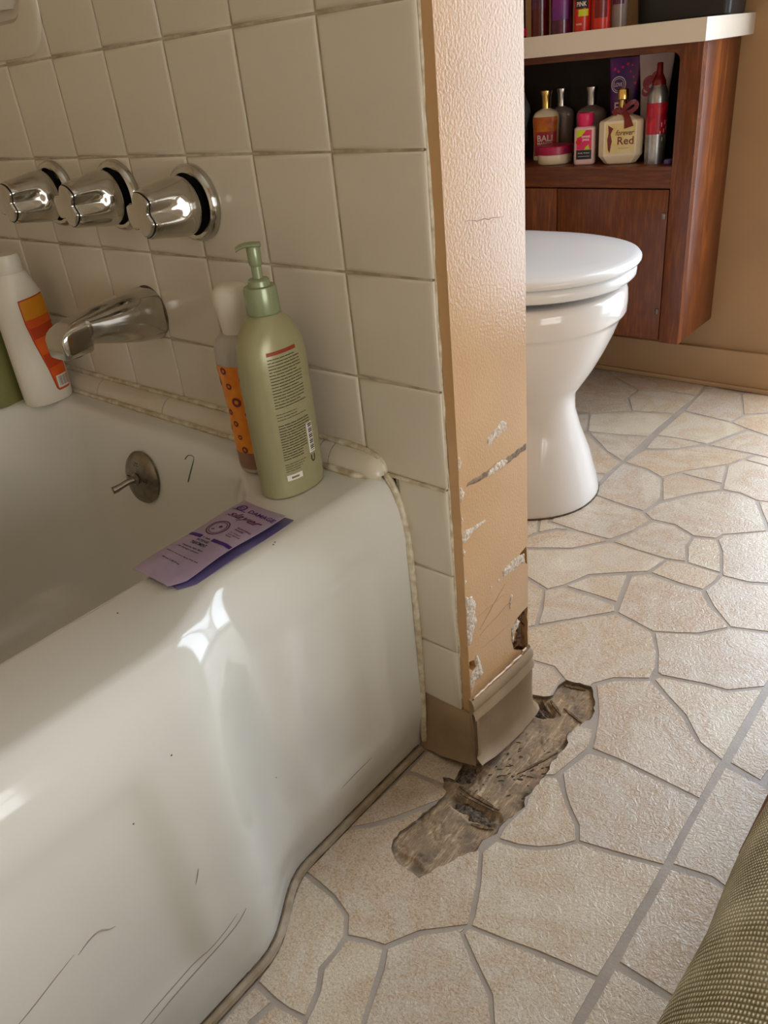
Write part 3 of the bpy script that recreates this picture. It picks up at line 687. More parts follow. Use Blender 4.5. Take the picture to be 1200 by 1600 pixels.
# glazed wall tiles, one object each
mk('grout', join(box(-0.87, -0.004, 0.0019, 0.008, 0.40, 1.05), box(-0.07, -0.004, 0.0019, 0.008, 0.09, 0.40)), 'grout', wp, smooth=False)
_tm = {}
def tile_mesh(w, h, bull):
    key = (round(w, 4), round(h, 4), bull)
    if key not in _tm:
        rings = []
        for y, d, dr in [(0.0065, 0, 0), (0.0022, 0, 0.0), (0.0009, 0.0007, 0.0012 if bull else 0), (0.0002, 0.0020, 0.004 if bull else 0), (0.0, 0.0045, 0.009 if bull else 0)]:
            x0, x1, z0, z1 = -w/2+d, w/2-max(d, dr), -h/2+d, h/2-d
            rings.append([Vector((x0, y, z0)), Vector((x1, y, z0)), Vector((x1, y, z1)), Vector((x0, y, z1))])
        _tm[key] = mesh_of('wall_tile', *loft(rings, False, True), 'tile', True, 60)
    return _tm[key]
def tile(x0, x1, z0, z1, bull=False):
    o = obj('wall_tile', tile_mesh(x1-x0, z1-z0, bull), wp, ((x0+x1)/2, random.uniform(-.0004, .0003), (z0+z1)/2),
            (random.uniform(-.004, .004), random.uniform(-.003, .003), random.uniform(-.004, .004)))
TS, G = 0.108, 0.0010
zr = [1.048, 0.940, 0.832, 0.724, 0.616, 0.508]
for c in range(8):
    xr, xl = -TS*c, max(-TS*(c+1), -0.868)
    for r in range(5): tile(xl+G, xr-G, zr[r+1]+G, zr[r]-G, c == 0)
    tile(xl+G, xr-G, (0.400 if c == 0 else 0.412)+G, 0.508-G, c == 0)
for z1, z0 in [(0.400, 0.292), (0.292, 0.184), (0.184, 0.094)]: tile(-0.066, -G, z0+G, z1-G, True)

# quarter-round trim tiles on the tub deck
def qr(x0, x1, end=False):
    rings = []; n = 9
    st = [x0+0.0008] + ([x1-0.05, x1-0.03, x1-0.016, x1-0.007, x1-0.002, x1] if end else [x1-0.0008])
    for k, x in enumerate(st):
        s = 1.0
        if end and k > 0: s = [1, 0.99, 0.93, 0.78, 0.5, 0.15][k-1]
        ring = [Vector((x, 0.0, 0.401))]
        for i in range(n+1):
            a = PI/2*i/n; ring.append(Vector((x, -0.021*math.cos(a)*(0.5+0.5*s), 0.403+0.021*math.sin(a)*s)))
        rings.append(ring)
    return loft(rings)
for a, b, e in [(-0.866, -0.775, 0), (-0.775, -0.62, 0), (-0.62, -0.46, 0), (-0.46, -0.305, 0), (-0.305, -0.168, 0), (-0.168, -0.150, 0), (-0.150, -0.079, 1)]:
    mk('quarter_round_tile', qr(a, b, bool(e)), 'tile', wp)
def bead(path, r, name='caulk_bead', mt='caulk', parent=None, n=5, jitter=0.35, seg=8):
    P = smooth_path(path, n); rnd = random.Random(len(P))
    return mk(name, tube(P, [r*(1+jitter*noise.noise(p*180)) for p in P], seg), mt, parent if parent else wp)
bead([(-0.866+0.02*i, -0.0015, 0.426) for i in range(38)] + [(-0.098, -0.002, 0.423), (-0.085, -0.003, 0.414), (-0.079, -0.004, 0.402)], 0.0033)
bead([(-0.866+0.02*i, -0.0225, 0.4025) for i in range(39)] + [(-0.092, -0.016, 0.402), (-0.082, -0.008, 0.40)], 0.0034)
CAULKV = [(-0.079, -0.003, 0.402), (-0.068, -0.003, 0.382), (-0.060, -0.003, 0.352), (-0.056, -0.003, 0.308), (-0.055, -0.003, 0.246), (-0.055, -0.003, 0.18), (-0.057, -0.003, 0.10), (-0.062, -0.003, 0.012)]
bead(CAULKV, 0.0042, jitter=0.15)
bead([(-0.079, -0.002, 0.402), (-0.06, -0.001, 0.4008), (-0.03, -0.0005, 0.4004), (-0.002, 0.0, 0.400)], 0.0022)

# vinyl cove base around the partition end
bp = tag(obj('baseboard_partition', None), 'scuffed brown cove base wrapping the partition end', 'baseboard', None, 'structure')
PR = [(0.000, 0.118), (0.006, 0.119), (0.0095, 0.114), (0.0105, 0.106), (0.008, 0.100), (0.0105, 0.094), (0.0115, 0.086), (0.0085, 0.081), (0.008, 0.05), (0.0085, 0.022), (0.011, 0.010), (0.0165, 0.0035), (0.018, 0.001), (0.0, 0.001)]
def base_ring(y, lift, sk):
    return [Vector((0.012+d, y + (0 if y > 0.05 else -0.004*min(1, d/0.01)), lift*(1-z/0.119)+z+sk)) for d, z in PR]
rings = [base_ring(y, l, s) for y, l, s in [(0.001, 0.020, 0.0), (0.012, 0.018, -0.001), (0.03, 0.013, -0.003), (0.06, 0.009, -0.006), (0.09, 0.008, -0.009), (0.12, 0.010, -0.010), (0.132, 0.011, -0.010)]]
rings += [[Vector((0.012+d*math.cos(a), 0.132+0.0005+d*math.sin(a)*0.9, 0.011*(1-z/0.119)+z-0.010)) for d, z in PR] for a in (0.5, 1.0, PI/2)]
mk('side_strip', loft(rings), 'paint_dark', bp)
PF = [(0.0, 0.094), (0.0035, 0.094), (0.0045, 0.09), (0.0045, 0.03), (0.006, 0.014), (0.011, 0.004), (0.013, 0.001), (0.0, 0.001)]
rings = [[Vector((x, 0.0055-d, z+l*(1-z/0.094))) for d, z in PF] for x, l in [(-0.066, 0), (-0.03, 0.004), (0.0, 0.012), (0.016, 0.017), (0.0225, 0.019)]]
mk('front_strip', loft(rings), 'paint_dark', bp)
mk('grime_line', tube([(-0.058, -0.006, 0.002), (-0.03, -0.008, 0.004), (0.0, -0.008, 0.011), (0.02, -0.007, 0.018)], 0.0012, 6), 'grime', bp)
mk('corner_tear', tube([(0.0225, -0.0035, 0.018), (0.0225, -0.004, 0.05), (0.0222, -0.0035, 0.08), (0.020, -0.003, 0.10)], [0.0012, 0.0006, 0.0006, 0.0012], 6), 'grime', bp)
bl = [(0.013, 0.004+0.004*i, 0.1195-0.0001*i*3) for i in range(31)]
mk('paint_lip', tube([Vector(p)+Vector((0.004, 0, random.uniform(-.0008, .0008)+ (0.004 if i > 27 else 0))) for i, p in enumerate(bl)], 0.0016, 6), 'paint', bp)
bf = tag(obj('baseboard_far', None), 'low tan baseboard along the far wall', 'baseboard', None, 'structure')
mk('board', box(-0.869, -0.05, 1.371, 1.385, 0.012, 0.097, .002), 'wallpaint', bf)
mk('shoe_strip', box(-0.869, -0.05, 1.366, 1.385, 0.0005, 0.012, .002), 'wallpaint', bf)

# ------------------------------------------------------------------ rotten subfloor in the torn vinyl
rs = thing('rotten_subfloor', 'weathered rotten plywood exposed where floor vinyl is torn away', 'subfloor', (0.05, 0.02, -0.005))
def pits(x, y):
    d = 0.0
    for px, py, rx, ry, dep in [(0.048, -0.047, 0.030, 0.012, 0.010), (0.028, 0.148, 0.016, 0.013, 0.011), (0.008, -0.005, 0.014, 0.022, 0.004), (0.03, -0.15, 0.02, 0.006, 0.003)]:
        q = ((x-px)/rx)**2 + ((y-py)/ry)**2 + 0.9*noise.noise(Vector((x*110, y*110, px*90)))
        if q < 1.6: d = max(d, dep*(1-min(1, max(0, (q-0.5)/1.1))))
    return d
nx, ny = 76, 214; V = []; F = []
for j in range(ny+1):
    for i in range(nx+1):
        x = -0.035+0.15*i/nx; y = -0.185+0.43*j/ny
        g1 = noise.fractal(Vector((x*260, y*18, 1)), 1.0, 2.0, 4); g2 = noise.fractal(Vector((x*40, y*40, 7)), 1.0, 2.0, 3)
        ridge = abs(noise.noise(Vector((x*90+y*30, y*22, 3))))
        z = -0.0054 - 0.0005*max(0, g1+0.3) - 0.0005*max(0, g2) - pits(x, y) - (0.0016 if ridge < 0.02 else 0)
        V.append((x-0.05, y-0.02, z+0.005)); 
for j in range(ny):
    for i in range(nx):
        a = j*(nx+1)+i; F.append((a, a+1, a+nx+2, a+nx+1))
mk('plywood', (V, F), 'rot', rs, smooth=True, ang=60)
def lump_disc(cx, cy, rx, ry, z, h, seed):
    V, F = [], []; n, mrg = 18, 6
    for k in range(mrg+1):
        for i in range(n):
            a = 2*PI*i/n; r = (k/mrg)*(1+0.7*noise.noise(Vector((math.cos(a)*2, math.sin(a)*2, seed))))
            V.append((cx+rx*r*math.cos(a), cy+ry*r*math.sin(a), z + h*(1-(k/mrg)**2) + 0.0012*noise.noise(Vector((i*1.3, k*1.7, seed)))))
    for k in range(mrg):
        for i in range(n):
            F.append((k*n+i, k*n+(i+1) % n, (k+1)*n+(i+1) % n, (k+1)*n+i))
    return V, F
mk('dust', lump_disc(0.047, -0.049, 0.028, 0.0105, -0.0128, 0.004, 2), 'pit', rs, world=True)
mk('dust', lump_disc(0.027, 0.148, 0.012, 0.009, -0.0155, 0.003, 4), 'pit', rs, world=True)
mk('dust', lump_disc(0.008, -0.008, 0.011, 0.016, -0.0085, 0.0025, 6), 'pit', rs, world=True)
def splinter(p0, p1, wd, th=0.0014):
    a, b = Vector(p0), Vector(p1); t = (b-a).normalized(); s = Vector((-t.y, t.x, 0)); V = []
    for k, u in enumerate((0, 0.3, 0.7, 1)):
        c = a.lerp(b, u); ww = wd*(0.35, 1, 0.8, 0.1)[k]
        V += [c - s*ww, c + s*ww, c + s*ww*0.8 + Vector((0, 0, th)), c - s*ww*0.8 + Vector((0, 0, th))]
    rings = [V[4*k:4*k+4] for k in range(4)]
    return loft(rings)
rnd = random.Random(5)
for p0, p1, wd in [((0.012, -0.028, -0.0045), (0.072, -0.031, -0.0048), 0.0035), ((0.018, -0.036, -0.006), (0.074, -0.034, -0.005), 0.002), ((0.055, -0.066, -0.0058), (0.082, -0.058, -0.0045), 0.003),
                   ((0.018, 0.165, -0.006), (0.047, 0.142, -0.005), 0.0025), ((0.012, 0.152, -0.008), (0.042, 0.134, -0.006), 0.002), ((0.030, 0.168, -0.0055), (0.056, 0.150, -0.005), 0.0025),
                   ((0.03, 0.205, -0.0055), (0.06, 0.212, -0.0050), 0.002), ((0.052, 0.165, -0.0055), (0.088, 0.152, -0.005), 0.0022), ((0.06, 0.03, -0.0055), (0.084, 0.09, -0.0055), 0.0018)]:
    mk('splinter', splinter(p0, p1, wd), 'splinter', rs, world=True, smooth=False)
for k in range(46):
    x, y = rnd.uniform(0.03, 0.085), rnd.gauss(0.03, 0.03)
    L = rnd.uniform(0.002, 0.007); a = rnd.uniform(0.2, 1.3)
    mk('bark_flake', splinter((x, y, -0.0056), (x+L*math.cos(a), y+L*math.sin(a), -0.0054), rnd.uniform(.0005, .0011), 0.0007), 'grime', rs, world=True, smooth=False)
# ragged lip of the torn sheet
E = HOLE_R + [HOLE_R[0]]
lip = [(p.x+0.0, p.y, -0.0018) for p in E[:-1]]
mk('torn_lip', tube([Vector(p)+Vector((random.uniform(-.0007, .0007), random.uniform(-.0007, .0007), 0)) for p in lip], [0.0007+0.0011*abs(noise.noise(Vector((k*0.37, 0, 0)))) for k in range(len(lip))], 6), 'grime', rs, world=True)

# ------------------------------------------------------------------ bathtub
tub = thing('bathtub', 'white enamelled bathtub with stepped apron and rounded rim', 'bathtub', (-0.44, -0.78, 0))
def sstep(a, b, x):
    t = min(1, max(0, (x-a)/(b-a))); return t*t*t*(t*(t*6-15)+10)
def apron(y, z):
    s = sstep(-0.215, -0.345, y)*sstep(-1.335, -1.205, y)
    x = -0.057 + 0.039*s
    x -= 0.011*(1-sstep(0.0, 0.088, z)) * (1-0.6*s)
    # shallow pressed panels
    for a, b in ((-0.06, -0.20), (-0.375, -1.17)):
        p = sstep(a, a-0.03, y)*(1-sstep(b+0.03, b, y))*sstep(0.075, 0.10, z)*(1-sstep(0.30, 0.345, z))
        x -= 0.005*p
    return x
NS, NC = 150, 10
ytop, ybot, xl = -0.003, -1.55, -0.866
def outer_ring(z, ins):
    pts = []
    for i in range(NS+1):                                   # right (apron) side, from the tiled end towards the viewer
        y = ytop + (ybot-ytop)*(i/NS); pts.append(Vector((apron(y, z)-ins, y, z)))
    xr = pts[-1].x
    for i in range(1, NS//3): pts.append(Vector((xr+(xl-xr)*i/(NS//3), ybot, z)))
    for i in range(NS//2+1): pts.append(Vector((xl, ybot+(ytop-ybot)*i/(NS//2), z)))
    xr = pts[0].x
    for i in range(1, NS//3): pts.append(Vector((xl+(xr-xl)*i/(NS//3), ytop, z)))
    return pts
N_R = len(outer_ring(0, 0))
def rr(x0, x1, y0, y1, r, z):
    """rounded rectangle sampled with one point for every point of the outer ring, same order"""
    segs = []
    def arc(cx, cy, a0, a1, n): return [Vector((cx+r*math.cos(a0+(a1-a0)*i/n), cy+r*math.sin(a0+(a1-a0)*i/n), z)) for i in range(n)]
    path = []
    path += arc(x1-r, y1-r, PI/4, 0, 40)
    path += [Vector((x1, y1-r+(y0+r-y1+r)*i/200, z)) for i in range(200)]
    path += arc(x1-r, y0+r, 0, -PI/2, 80)
    path += [Vector((x1-r+(x0-x1+2*r)*i/60, y0, z)) for i in range(60)]
    path += arc(x0+r, y0+r, -PI/2, -PI, 80)
    path += [Vector((x0, y0+r+(y1-y0-2*r)*i/200, z)) for i in range(200)]
    path += arc(x0+r, y1-r, PI, PI/2, 80)
    path += [Vector((x0+r+(x1-x0-2*r)*i/60, y1, z)) for i in range(60)]
    path += arc(x1-r, y1-r, PI/2, PI/4, 40)
    return path
def inner_ring(off, z, rad):
    # corner markers keep both rings in step
    P = rr(-0.755-off, -0.160+off, -1.45-off, -0.062+off, rad, z)
    cr = [0, 40+200+40, 40+200+80+60+40, 40+200+80+60+80+200+40, len(P)]
    cn = [0, NS, NS+NS//3, NS+NS//3+NS//2, N_R]
    out = []
    for k in range(4):
        for i in range(cn[k], cn[k+1]):
            t = (i-cn[k])/(cn[k+1]-cn[k]); q = cr[k]+t*(cr[k+1]-cr[k]); a = int(q); f = q-a
            out.append(P[a % len(P)].lerp(P[(a+1) % len(P)], f))
    return out
rings = [outer_ring(z, 0) for z in (0.001, 0.02, 0.04, 0.055, 0.065, 0.075, 0.082, 0.09, 0.10, 0.12, 0.16, 0.2, 0.24, 0.28, 0.30, 0.31, 0.32)]
for i in range(1, 17):
    a = PI/2*i/16; rings.append(outer_ring(0.32+0.08*math.sin(a), 0.036*(1-math.cos(a))))
for off, z in [(0.020, 0.4), (0.0135, 0.3985), (0.008, 0.395), (0.003, 0.388), (0.0, 0.378)]: rings.append(inner_ring(off, z, 0.15+off))
for off, z in [(-0.004, 0.36), (-0.010, 0.33), (-0.022, 0.27), (-0.034, 0.2), (-0.046, 0.13), (-0.058, 0.095), (-0.08, 0.07), (-0.11, 0.058), (-0.16, 0.054)]: rings.append(inner_ring(off, z, 0.15+min(0, off*0.3)))
g = loft(rings, False, True)
mk('tub_shell', g, 'enamel', tub, world=True, ang=50)
def apron_pts(L, lift=0.0004):
    return [Vector((apron(y, z)+lift, y, z)) for y, z in L]
def scratch(L, r):
    P = smooth_path(apron_pts(L), 5); n = len(P)-1
    P = [Vector((apron(p.y, p.z)+0.0002, p.y, p.z)) for p in P]
    mk('scratch', tube(P, [r*(0.25+0.9*math.sin(PI*i/n)) for i in range(n+1)], 5), 'scratch', tub, world=True)
scratch([(-0.555, 0.190), (-0.535, 0.194), (-0.519, 0.199), (-0.500, 0.206), (-0.482, 0.212)], 0.0004)
scratch([(-0.480, 0.208), (-0.468, 0.213), (-0.459, 0.213), (-0.452, 0.2065), (-0.447, 0.204)], 0.0006)
scratch([(-0.500, 0.077), (-0.455, 0.084), (-0.41, 0.088), (-0.37, 0.092), (-0.345, 0.10)], 0.00045)
scratch([(-0.47, 0.070), (-0.43, 0.078), (-0.39, 0.082), (-0.352, 0.087), (-0.335, 0.096)], 0.0006)
scratch([(-0.375, 0.178), (-0.371, 0.186), (-0.368, 0.193)], 0.0004)
scratch([(-0.16, 0.070), (-0.13, 0.072), (-0.105, 0.072)], 0.0004)
for y, z in [(-0.36, 0.325), (-0.405, 0.285), (-0.245, 0.17)]:
    mk('speck', lathe([(0.0009, 0), (0.0006, 0.0004), (0, 0.0005)], 8, 'X', (apron(y, z), y, z)), 'grime', tub, world=True)
for x, y in [(-0.085, -0.165), (-0.083, -0.169), (-0.12, -0.32), (-0.10, -0.24)]:
    mk('speck', lathe([(0.0009, 0), (0.0006, 0.0004), (0, 0.0005)], 8, 'Z', (x, y, 0.4)), 'grime', tub, world=True)
def inner_y(z):
    tab = [(0.4, 0.02), (0.395, 0.008), (0.378, 0.0), (0.36, -0.004), (0.33, -0.010), (0.27, -0.022), (0.2, -0.034)]
    for (a, o1), (b, o2) in zip(tab, tab[1:]):
        if z >= b: return -0.062 + o1 + (o2-o1)*(a-z)/(a-b)
    return -0.1
mk('pen_mark', tube(smooth_path([(x, inner_y(z)-0.0006, z) for x, z in [(-0.366, 0.378), (-0.360, 0.3835), (-0.349, 0.3835), (-0.352, 0.372), (-0.359, 0.356), (-0.362, 0.349)]], 4), 0.0007, 6), 'pen', tub, world=True)
# grimy caulk line where tub meets vinyl
BASEP = [(-0.0665, -0.01), (-0.0675, -0.06), (-0.068, -0.12), (-0.068, -0.17), (-0.068, -0.205)] + [(apron(y, 0.001), y) for y in [-0.225-0.012*i for i in range(12)]] + [(-0.0222, -0.40), (-0.0222, -0.5), (-0.0222, -0.8), (-0.0222, -1.15)]
bead([(x+0.004, y, 0.001) for x, y in BASEP], 0.0056, 'floor_caulk', 'caulkfloor', floor, 4, 0.12)
bead([(x+0.0006, y, 0.0052) for x, y in BASEP], 0.0013, 'grime_line', 'grime', floor, 4, 0.8)
bead([(x+0.0098, y, 0.0006) for x, y in BASEP], 0.0007, 'grime_line', 'grime', floor, 4, 0.8)

# ------------------------------------------------------------------ overflow plate
ov = thing('overflow_plate', 'dull metal overflow plate with trip lever inside the tub', 'overflow plate', (-0.46, inner_y(0.333)-0.001, 0.333))
ov.rotation_euler = (math.radians(-11), 0, 0)
mk('plate', lathe([(0.036, 0.0), (0.0365, 0.003), (0.034, 0.0065), (0.026, 0.0095), (0.012, 0.0115), (0, 0.012)], 40, '-Y'), 'nickel', ov)
mk('lever', tube(smooth_path([(0.0, -0.010, 0.0), (-0.004, -0.022, -0.003), (-0.009, -0.036, -0.010), (-0.011, -0.042, -0.012)], 4), [0.0045]*4+[0.0042]*4+[0.0048]*4+[0.006], 14), 'nickel', ov)
mk('lever_socket', lathe([(0.008, 0.008), (0.008, 0.0135), (0.005, 0.016), (0, 0.0165)], 18, '-Y'), 'nickel', ov)
for sx in (-1, 1): 
    mk('screw', lathe([(0.0038, 0.009), (0.0036, 0.0112), (0, 0.0118)], 14, '-Y', (0.0185*sx, 0, 0)), 'nickel', ov)
    mk('screw_slot', box(0.0185*sx-0.003, 0.0185*sx+0.003, -0.0121, -0.0112, -0.0005, 0.0005), 'black', ov)
for k in range(7):
    a = 2*PI*k/6; r = 0 if k == 6 else 0.004
    mk('drain_hole', lathe([(0.0008, 0), (0.0007, 0.0006), (0, 0.0007)], 8, '-Y', (r*math.cos(a), -0.0102, 0.018+r*math.sin(a))), 'black', ov)

# ------------------------------------------------------------------ three chrome knobs
def lobe(a, r, amt, n=6):
    return r*(1 - amt*(0.5-0.5*math.cos(n*a)))
def make_knob(x, z, label, turn):
    t = thing('valve_knob', label, 'tap knob', (x, -0.0005, z), 0, 'chrome valve knobs on the tub wall')
    seg = 48
    prof = [(0.040, 0.0), (0.0405, 0.004), (0.039, 0.008), (0.036, 0.0105), (0.0325, 0.0105), (0.031, 0.008), (0.031, 0.001)]
    mk('flange', lathe(prof, seg, '-Y', cap=False), 'chrome', t)
    mk('flange_recess', lathe([(0.0315, 0.0012), (0.0, 0.0012)], 32, '-Y', cap=False), 'black', t)
    mk('stem', lathe([(0.016, 0.001), (0.016, 0.02)], 24, '-Y', cap=False), 'black', t)
    body = []
    sg = 96
    for h, r, amt in [(0.018, 0.022, 0), (0.016, 0.0275, 0), (0.016, 0.0295, 0), (0.019, 0.0308, 0.0), (0.024, 0.0312, 0.0), (0.030, 0.0305, 0.0), (0.034, 0.0299, 0.02), (0.038, 0.0293, 0.11), (0.044, 0.0284, 0.19), (0.052, 0.0272, 0.25), (0.062, 0.0258, 0.30), (0.069, 0.0248, 0.32), (0.0715, 0.0238, 0.32), (0.072, 0.022, 0.32)]:
        ring = []
        for i in range(sg):
            a = 2*PI*i/sg
            ra = r*(1-amt*(max(0, math.cos(3*(a-turn)))**1.4))
            ring.append(Vector((ra*math.cos(a), -h, ra*math.sin(a))))
        body.append(ring)
    mk('knob_body', loft(body, False, True), 'chrome', t)
    cap = []
    for h, r in [(0.0718, 0.0226), (0.0735, 0.0226), (0.0752, 0.0212), (0.0758, 0.019)]:
        cap.append([Vector((r*(1-0.33*(max(0, math.cos(3*(2*PI*i/sg-turn)))**1.4))*math.cos(2*PI*i/sg), -h, r*(1-0.33*(max(0, math.cos(3*(2*PI*i/sg-turn)))**1.4))*math.sin(2*PI*i/sg))) for i in range(sg)])
    mk('knob_cap', loft(cap, False, True), 'chrome', t)
    # dark seam between body and cap
    mk('seam', loft([[v*1.0 + Vector((v.x*0.03, 0, v.z*0.03)) + Vector((0, -0.0716-v.y, 0)) for v in cap[0]], [v*1.0 + Vector((v.x*0.03, 0, v.z*0.03)) + Vector((0, -0.0728-v.y, 0)) for v in cap[0]]], True, True), 'black', t)
    return t
make_knob(-0.320, 0.676, 'chrome fluted valve knob nearest the partition end', 0.12)
make_knob(-0.463, 0.682, 'middle one of three chrome fluted valve knobs', 0.05)
make_knob(-0.606, 0.682, 'chrome fluted valve knob farthest left, cut by photo edge', 0.05)

# ------------------------------------------------------------------ tub spout
sp = thing('tub_spout', 'short chrome tub spout below the valve knobs', 'spout', (-0.458, 0, 0.541))
rings = []
for d, w, top, bot in [(0.0005, 0.031, 0.031, -0.033), (0.004, 0.032, 0.032, -0.034), (0.03, 0.031, 0.0315, -0.031), (0.06, 0.0285, 0.0285, -0.0235), (0.085, 0.0255, 0.025, -0.016), (0.099, 0.024, 0.0225, -0.012), (0.1020, 0.0238, 0.022, -0.013), (0.1035, 0.0236, 0.0218, -0.0195), (0.105, 0.0234, 0.0215, -0.0205), (0.122, 0.0222, 0.0180, -0.0205), (0.131, 0.0215, 0.0145, -0.0205), (0.1365, 0.0208, 0.0105, -0.0205), (0.1395, 0.0195, 0.0060, -0.0195), (0.1405, 0.0175, 0.003, -0.018)]:
    ring = []
    for i in range(48):
        a = 2*PI*i/48; zc, zh = (top+bot)/2, (top-bot)/2
        ring.append(Vector((w*se(math.cos(a), 2.6+9*max(0, d-0.08)/0.06*0.4), -d, zc+zh*se(math.sin(a), 2.6+9*max(0, d-0.08)/0.06*0.4))))
    rings.append(ring)
mk('spout_body', loft(rings), 'chrome', sp, ang=45)
mk('outlet', oval([(-0.0205, 0.014, 0.013), (-0.0212, 0.014, 0.013)], 24, 2.0, True, 0, -0.122), 'black', sp)
mk('wall_seal', tube([(0.0325*math.cos(a), -0.001, 0.0335*math.sin(a)-0.001) for a in [2*PI*i/40 for i in range(41)]], 0.0012, 6), 'grime', sp)

# ------------------------------------------------------------------ soap dish above the knobs
sd = thing('soap_dish', 'cream ceramic soap dish set into the tiles at top left', 'soap dish', (-0.617, 0, 0.92))
def rrect(hw, hh, r, y, n=8):
    out = []
    for cx, cz, a0 in ((hw-r, hh-r, 0), (-hw+r, hh-r, PI/2), (-hw+r, -hh+r, PI), (hw-r, -hh+r, 1.5*PI)):
        for i in range(n+1):
            a = a0+PI/2*i/n; out.append(Vector((cx+r*math.cos(a), y, cz+r*math.sin(a))))
    return out
mk('frame', loft([rrect(0.081, 0.084, 0.05, 0.0), rrect(0.0805, 0.0835, 0.05, -0.002), rrect(0.078, 0.081, 0.047, -0.0036), rrect(0.070, 0.073, 0.04, -0.0042), rrect(0.050, 0.048, 0.03, -0.0042), rrect(0.046, 0.044, 0.027, -0.0006)], False, False), 'tile', sd)
mk('bowl', loft([rrect(0.046, 0.044, 0.027, -0.0007), rrect(0.04, 0.038, 0.024, -0.0005)], False, True), 'tile', sd)
mk('tray', loft([[Vector((x*s, -y*s, -0.020-0.012*(1-s)*3)) for x, y in [(0.044, 0.0)]+[(0.044*math.cos(a), 0.035*math.sin(a)) for a in [PI*i/14 for i in range(1, 14)]]+[(-0.044, 0.0)]] for s in (1.0, 0.97, 0.6)], False, True), 'tile', sd)

# ------------------------------------------------------------------ toilet
to = thing('toilet', 'white porcelain toilet with closed lid beyond the partition', 'toilet', (-0.36, 0.70, 0))
def egg(front, hw, rear, z, n=64, pr=2.6, yc=0.69):
    xc = front-0.215 if front-rear > 0.36 else (front+rear)/2
    out = []
    for i in range(n):
        a = 2*PI*i/n; c, s = math.cos(a), math.sin(a)
        if c >= 0: out.append(Vector((xc+(front-xc)*se(c, 2.15), yc+hw*se(s, 2.15), z)))
        else: out.append(Vector((xc+(xc-rear)*se(c, pr+1), yc+hw*se(s, pr), z)))
    return out
bowl = [egg(*r) for r in [(-0.1780, 0.1598, -0.62, 0.001), (-0.1780, 0.1601, -0.62, 0.008), (-0.1820, 0.1537, -0.62, 0.03), (-0.1960, 0.1341, -0.62, 0.09), (-0.2130, 0.1146, -0.61, 0.14), (-0.2230, 0.1022, -0.6, 0.18), (-0.2240, 0.1006, -0.59, 0.195), (-0.2250, 0.1070, -0.58, 0.213),
        (-0.2100, 0.1220, -0.57, 0.235), (-0.1940, 0.1400, -0.57, 0.26), (-0.1760, 0.1590, -0.57, 0.295), (-0.1630, 0.1720, -0.57, 0.325), (-0.1540, 0.1800, -0.57, 0.35), (-0.1515, 0.1820, -0.57, 0.358), (-0.1460, 0.1870, -0.57, 0.361), (-0.1435, 0.1895, -0.57, 0.366),
        (-0.1425, 0.1900, -0.57, 0.385), (-0.1435, 0.1890, -0.57, 0.403), (-0.1470, 0.1850, -0.57, 0.411), (-0.1540, 0.1780, -0.56, 0.413), (-0.1830, 0.1500, -0.53, 0.411)]]
mk('bowl', loft(bowl), 'porcelain', to, world=True, ang=60)
seat = [egg(*r) for r in [(-0.1430, 0.1760, -0.55, 0.426), (-0.1340, 0.1840, -0.555, 0.427), (-0.1295, 0.1880, -0.557, 0.432), (-0.1290, 0.1885, -0.557, 0.441), (-0.1320, 0.1860, -0.556, 0.447), (-0.1430, 0.1760, -0.55, 0.449)]]
mk('seat', loft(seat), 'seatplastic', to, world=True, ang=60)
lid = [egg(*r) for r in [(-0.1360, 0.1830, -0.56, 0.45), (-0.1255, 0.1920, -0.562, 0.4515), (-0.1225, 0.1950, -0.563, 0.456), (-0.1225, 0.1950, -0.563, 0.461), (-0.1260, 0.1915, -0.561, 0.466), (-0.1360, 0.1830, -0.556, 0.469), (-0.1680, 0.1550, -0.54, 0.4725), (-0.2180, 0.1100, -0.5, 0.475), (-0.2880, 0.0500, -0.43, 0.476)]]
mk('lid', loft(lid), 'seatplastic', to, world=True, ang=60)
for yy in (0.537, 0.843):
    mk('seat_bumper', oval([(0.411, 0.026, 0.014), (0.413, 0.028, 0.016), (0.424, 0.028, 0.016), (0.427, 0.026, 0.014)], 24, 3, True, -0.262, yy), 'seatplastic', to, world=True)
mk('base_caulk', loft([egg(-0.1765, 0.162, -0.62, 0.0002), egg(-0.1765, 0.162, -0.62, 0.003)]), 'grime', to, world=True)
mk('tank', box(-0.862, -0.665, 0.48, 0.92, 0.42, 0.76, 0.025, 4), 'porcelain', to, world=True)
mk('tank_lid', box(-0.866, -0.652, 0.468, 0.932, 0.761, 0.795, 0.012, 3), 'porcelain', to, world=True)
mk('tank_shelf', box(-0.80, -0.53, 0.56, 0.84, 0.36, 0.42, 0.02, 3), 'porcelain', to, world=True)
mk('flush_handle', join(box(-0.664, -0.65, 0.50, 0.515, 0.70, 0.715, .003), box(-0.652, -0.644, 0.50, 0.58, 0.702, 0.713, .003)), 'chrome', to, world=True)
for yy in (0.63, 0.77): mk('hinge', box(-0.575, -0.545, yy-0.02, yy+0.02, 0.412, 0.452, .005), 'seatplastic', to, world=True)

